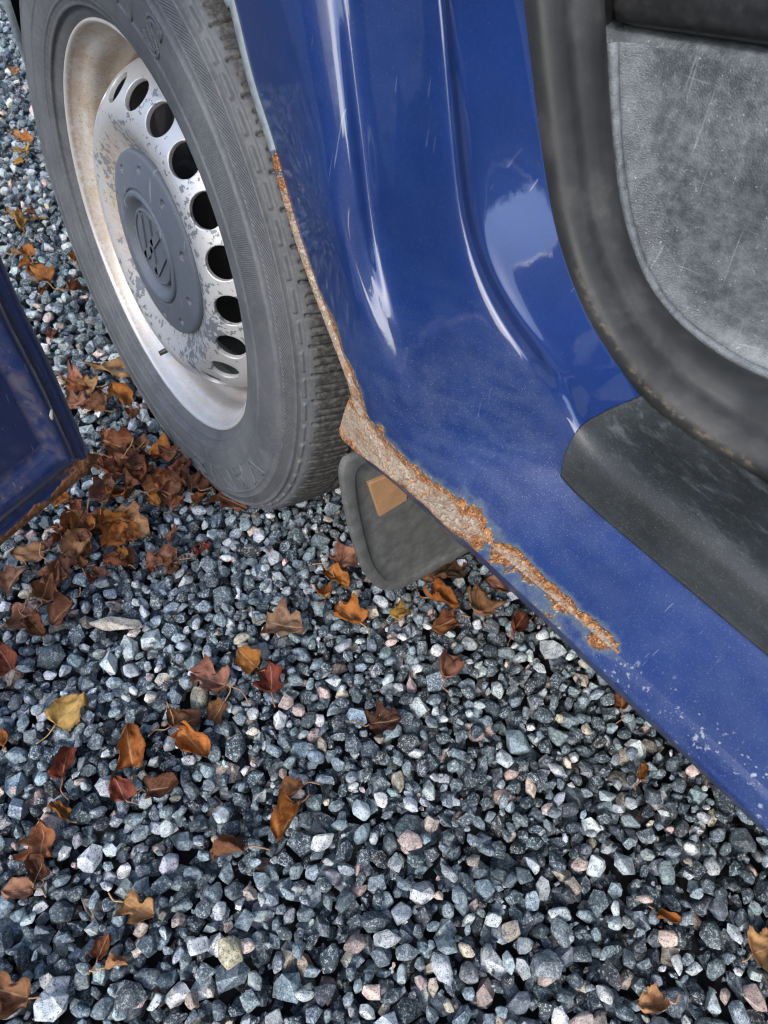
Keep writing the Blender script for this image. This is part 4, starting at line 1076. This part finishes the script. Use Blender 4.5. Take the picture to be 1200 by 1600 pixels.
NAMED = [
 (110, 1117, 72, 'yellow', 'flat ochre-yellow heart-shaped leaf on open gravel at lower left', 20, .12, .15, .1, False, .08),
 (390, 1040, 52, 'orange', 'bright orange leaf touching the faded leaf, left of centre gravel', 100, .4, .3, .2, False, .2),
 (442, 985, 74, 'faded', 'large faded grey-tan leaf with pale veins above the bright orange leaf', -50, .3, .3, .2, True, .2),
 (425, 1072, 64, 'red', 'reddish lobed leaf just below the bright orange leaf', 60, .5, .5, .3, True, .2),
 (335, 1072, 78, 'pink', 'wide pinkish-brown curled leaf left of the bright orange leaf', 120, .8, .4, .3, True, .2),
 (343, 1116, 50, 'brown', 'small pointed brown leaf with stalk under the wide pinkish leaf', 200, .7, .3, .3, False, .3),
 (205, 1174, 82, 'orange', 'glossy orange-brown curled leaf right of the ochre-yellow leaf', 75, .9, .6, .3, False, .3),
 (288, 1138, 62, 'brown', 'brown leaf lying on top of a folded orange leaf', 0, .5, .4, .3, False, .2),
 (302, 1166, 74, 'orange', 'folded orange leaf with downward stalk, beneath a brown leaf', -80, .9, .1, .6, False, .2),
 (258, 1236, 66, 'dark', 'dark brown cupped leaf below the glossy orange-brown curled leaf', -30, .9, .7, .4, False, .3),
 (105, 1203, 58, 'red', 'narrow red-brown leaf below the ochre-yellow leaf', 60, 1.0, .5, .6, False, .3),
 (192, 1242, 52, 'red', 'dull red leaf half hidden behind a pale stone, left gravel', 90, .4, .4, .2, False, .2),
 (98, 1273, 46, 'orange', 'tiny curled orange leaf with thin stalk near the left edge', 100, 1.4, .9, .7, False, .3),
 (70, 1322, 74, 'russet', 'broad russet leaf with upright stalk near the left edge', 70, .5, .4, .2, True, .2),
 (62, 1362, 54, 'dark', 'dark curled leaf directly below the broad russet leaf', 90, .9, .7, .4, False, .3),
 (36, 1397, 54, 'pink', 'pinkish leaf at the left edge below the dark curled leaf', 150, .4, .4, .3, False, .2),
 (216, 1424, 66, 'tan', 'tan leaf with scalloped edge folded over, lower left gravel', -60, .7, .6, .4, True, .2),
 (162, 1484, 44, 'russet', 'small rust-coloured leaf below the folded tan leaf', 40, .8, .4, .4, False, .3),
 (182, 1514, 40, 'tan', 'small upright tan scrap of leaf next to a large dark stone', -20, 1.0, .3, .6, False, .4),
 (24, 1556, 88, 'brown', 'big brown leaf cut off by the bottom left corner', 130, .6, .5, .4, True, .2),
 (458, 1243, 52, 'brown', 'upright brown leaf in the middle of the gravel, above a folded orange one', 170, .7, .4, .5, False, .4),
 (452, 1290, 74, 'orange', 'sharply folded orange leaf with toothed edge in mid gravel', -150, .9, .3, .9, False, .3),
 (362, 1338, 64, 'brown', 'narrow brown leaf with long stalk left of the folded orange leaf', 150, 1.3, .3, .8, False, .2),
 (598, 1134, 62, 'dark', 'yellow-veined dark leaf lying alone below the mud flap', -30, .3, .3, .2, True, .2),
 (692, 1056, 62, 'pink', 'slim pinkish-brown leaf with long stalk, alone on shaded gravel', 40, .9, .3, .6, False, .2),
 (540, 880, 66, 'pink', 'pale pinkish lobed leaf leaning against the left of the mud flap', 10, .4, .4, .2, True, .3),
 (526, 910, 52, 'orange', 'orange leaf with a small hole, just left of the mud flap corner', -80, .6, .3, .3, False, .3),
 (508, 940, 50, 'orange', 'small red-orange leaf under the holed orange leaf', 60, .7, .5, .3, False, .3),
 (548, 972, 62, 'orange', 'orange-brown leaf with raised tip below the mud flap', 100, .8, .5, .4, True, .3),
 (627, 966, 42, 'ochre', 'small round ochre leaf straight below the mud flap', 30, .5, .4, .2, False, .2),
 (692, 903, 84, 'brown', 'large brown veined leaf tucked under the right of the mud flap', 20, .4, .3, .2, True, .25),
 (688, 948, 64, 'orange', 'long orange leaf edge curling below the large brown veined leaf', -70, 1.2, .2, .7, False, .2),
 (692, 984, 54, 'russet', 'dark russet leaf left of the tan three-pointed leaf', 170, .6, .4, .4, False, .3),
 (746, 950, 70, 'tan', 'light tan-brown three-pointed leaf beside the sill edge', 60, .4, .4, .2, True, .2),
 (776, 922, 48, 'pink', 'pink-brown leaf half under the rusty sill edge', 130, .4, .3, .2, False, .2),
 (805, 986, 56, 'red', 'red-brown crumpled leaf by the sill, right of the tan leaf', 20, 1.0, .7, .5, True, .4),
 (968, 1100, 44, 'russet', 'russet leaf peeping out from beneath the blue sill', 40, .8, .4, .4, False, .2),
 (1000, 1214, 36, 'orange', 'tiny dark orange leaf fragment between stones right of centre', 20, 1.2, .6, .6, False, .4),
 (1040, 1436, 42, 'orange', 'tiny narrow orange leaf, alone at lower right', -60, 1.2, .3, .7, False, .3),
 (1190, 1486, 70, 'tan', 'orange-tan toothed leaf cut by the right edge of the picture', -20, .3, .3, .2, True, .2),
 (1016, 1570, 58, 'tan', 'orange-tan leaf among stones at the bottom right', 150, .5, .4, .3, False, .3),
 (50, 872, 58, 'tan', 'fan-shaped orange-tan leaf below the open door corner', 160, .2, .3, .1, False, .1),
 (12, 1036, 60, 'red', 'red-brown leaf at the left edge level with the bright orange leaf', 90, .6, .4, .3, False, .3),
 (4, 1168, 44, 'orange', 'sliver of orange leaf on the left edge beside the ochre-yellow leaf', 100, .9, .4, .4, False, .3),
 (182, 588, 72, 'tan', 'pale tan leaf standing by the tyre, topmost of the drift', -60, .2, .3, .2, True, .35),
 (190, 626, 50, 'orange', 'orange curled leaf directly under the pale tan leaf by the tyre', 100, 1.0, .5, .5, False, .3),
 (62, 437, 48, 'orange', 'rounded orange-brown leaf on far gravel above the open door', 110, .5, .4, .3, False, .3),
 (118, 456, 34, 'russet', 'small russet leaf on far gravel beside the tyre wall', 10, .9, .5, .5, False, .3),
 (30, 346, 44, 'ochre', 'narrow ochre leaf lying crosswise on the far gravel strip', 85, 1.2, .2, .8, False, .15),
 (46, 399, 30, 'orange', 'small flat orange leaf above the rounded orange-brown leaf', 80, .6, .2, .3, False, .2),
 (118, 406, 26, 'orange', 'little orange leaf close to the tyre, level with the centre cap', 30, .9, .4, .4, False, .3),
 (84, 530, 36, 'red', 'dull red leaf beside the slanting edge of the open door', 70, .5, .4, .3, False, .2),
 (24, 108, 26, 'tan', 'pale leaf on the farthest gravel at top left', 60, .5, .3, .3, False, .2),
]
for a in NAMED:
    leaf(a[0], a[1], a[2], a[3], a[4], rot=a[5], curl=a[6] * .8, bend=a[7] * .9, fold=a[8] * .8, lobed=a[9], tilt=a[10])
# drift between tyre and door corner
def scatter(poly_px, n, cols, label, group, smin, smax, seed):
    r_ = random.Random(seed); xs_ = [p[0] for p in poly_px]; ys_ = [p[1] for p in poly_px]; c = 0; made = []
    while c < n:
        x, y = r_.uniform(min(xs_), max(xs_)), r_.uniform(min(ys_), max(ys_)); ins = False; j = len(poly_px) - 1
        for i in range(len(poly_px)):
            if (ys_[i] > y) != (ys_[j] > y) and x < (xs_[j] - xs_[i]) * (y - ys_[i]) / (ys_[j] - ys_[i]) + xs_[i]: ins = not ins
            j = i
        if not ins: continue
        col_ = r_.choice(cols)
        made.append((col_, y, leaf(x, y, r_.uniform(smin, smax), col_, label, lobed=r_.random() < .4, tilt=.35, group=group, lift=r_.uniform(0, .006)))); c += 1
    for col_ in set(cols):
        mine = sorted([m_ for m_ in made if m_[0] == col_], key=lambda m_: m_[1])
        for k, m_ in enumerate(mine):
            where = 'only' if len(mine) == 1 else ORD[k]
            m_[2]['label'] = f"{where} {WORD[col_]} leaf {'' if len(mine) == 1 else 'from the top '}{label}".replace('  ', ' ')
ORD = ['first', 'second', 'third', 'fourth', 'fifth', 'sixth', 'seventh', 'eighth', 'ninth', 'tenth', 'eleventh', 'twelfth', 'thirteenth', 'fourteenth', 'fifteenth', 'sixteenth', 'seventeenth', 'eighteenth', 'nineteenth', 'twentieth']
WORD = dict(ochre='ochre', orange='orange', russet='russet', brown='brown', pink='pinkish', tan='tan', red='dark red')
scatter([(150, 690), (200, 680), (300, 735), (375, 800), (330, 800), (200, 800), (140, 765)], 26, ['russet', 'russet', 'brown', 'orange', 'pink', 'red', 'brown'],
        'of the drift between tyre and open door', 'leaves drifted between the tyre and the open door', 36, 66, 5)
scatter([(95, 770), (150, 790), (290, 870), (300, 915), (220, 905), (110, 860)], 16, ['russet', 'orange', 'brown', 'pink', 'tan'],
        'of the scatter below the drift, by the door corner', 'leaves below the drift under the door corner', 42, 64, 6)
scatter([(20, 900), (120, 890), (130, 960), (110, 1000), (30, 985)], 8, ['pink', 'russet', 'orange', 'brown'],
        'of the loose patch at the left below the door', 'leaves in the loose patch at the left', 44, 66, 8)
scatter([(110, 600), (150, 590), (215, 640), (200, 665), (120, 665)], 8, ['pink', 'russet', 'tan', 'brown'],
        'beside the tyre below the pale tan leaf', 'small leaves beside the tyre', 30, 48, 9)
scatter([(5, 60), (30, 100), (95, 480), (75, 480), (5, 380)], 10, ['orange', 'tan', 'russet', 'ochre'],
        'of the distant gravel strip left of the tyre', 'distant leaves left of the tyre', 18, 30, 12)

scatter([(120, 640), (200, 680), (300, 735), (380, 805), (300, 900), (150, 930), (40, 900), (100, 790)], 40, ['russet', 'brown', 'pink', 'red', 'orange'],
        'of the tiny scraps around the drift', 'tiny leaf scraps around the drift', 20, 36, 21)

# ------------------------------------------------------------------ unseen belt of trees, added to darken the horizon in the paint's reflections
n_b = 420; bv = []
for k in range(n_b):
    a = math.radians(-165 + 235 * k / (n_b - 1))
    r0 = 13 + 1.2 * math.sin(3 * a) + rng.normal() * .35; hgt = 4.6 - 3.6 * float(sstep(-82, -76, np.degrees(a)) * sstep(-38, -44, np.degrees(a))) + .9 * math.sin(5.3 * a + 1) + .5 * math.sin(11 * a) + rng.normal() * .3  # dips over one arc so sky reflects as a bright line in the paint
    for j, (fr_, fz) in enumerate(((0, 0), (-.35, .25), (-.45, .5), (-.1, .78), (.5, 1.0), (1.6, .9), (2.4, 0))):
        bv.append(((r0 + fr_ + rng.normal() * .12) * math.cos(a), (r0 + fr_ + rng.normal() * .12) * math.sin(a), max(-.05, hgt * fz + rng.normal() * .12 * (fz > 0))))
tm = NT('added_tree_foliage'); tn = tm.noise(6, 5, .7)
tm.out(color=tm.mix(tm.ramp(tn, .35, .65), (.018, .026, .012), (.07, .085, .03)), rough=.8, normal=tm.bump(tn, .8, .2))
belt = mesh_np('added_tree_belt', np.array(bv), grid_faces(n_b, 7), tm.m, smooth=False)
belt['kind'] = 'stuff'; belt['label'] = 'belt of dark green trees round the yard'; belt['category'] = 'trees'
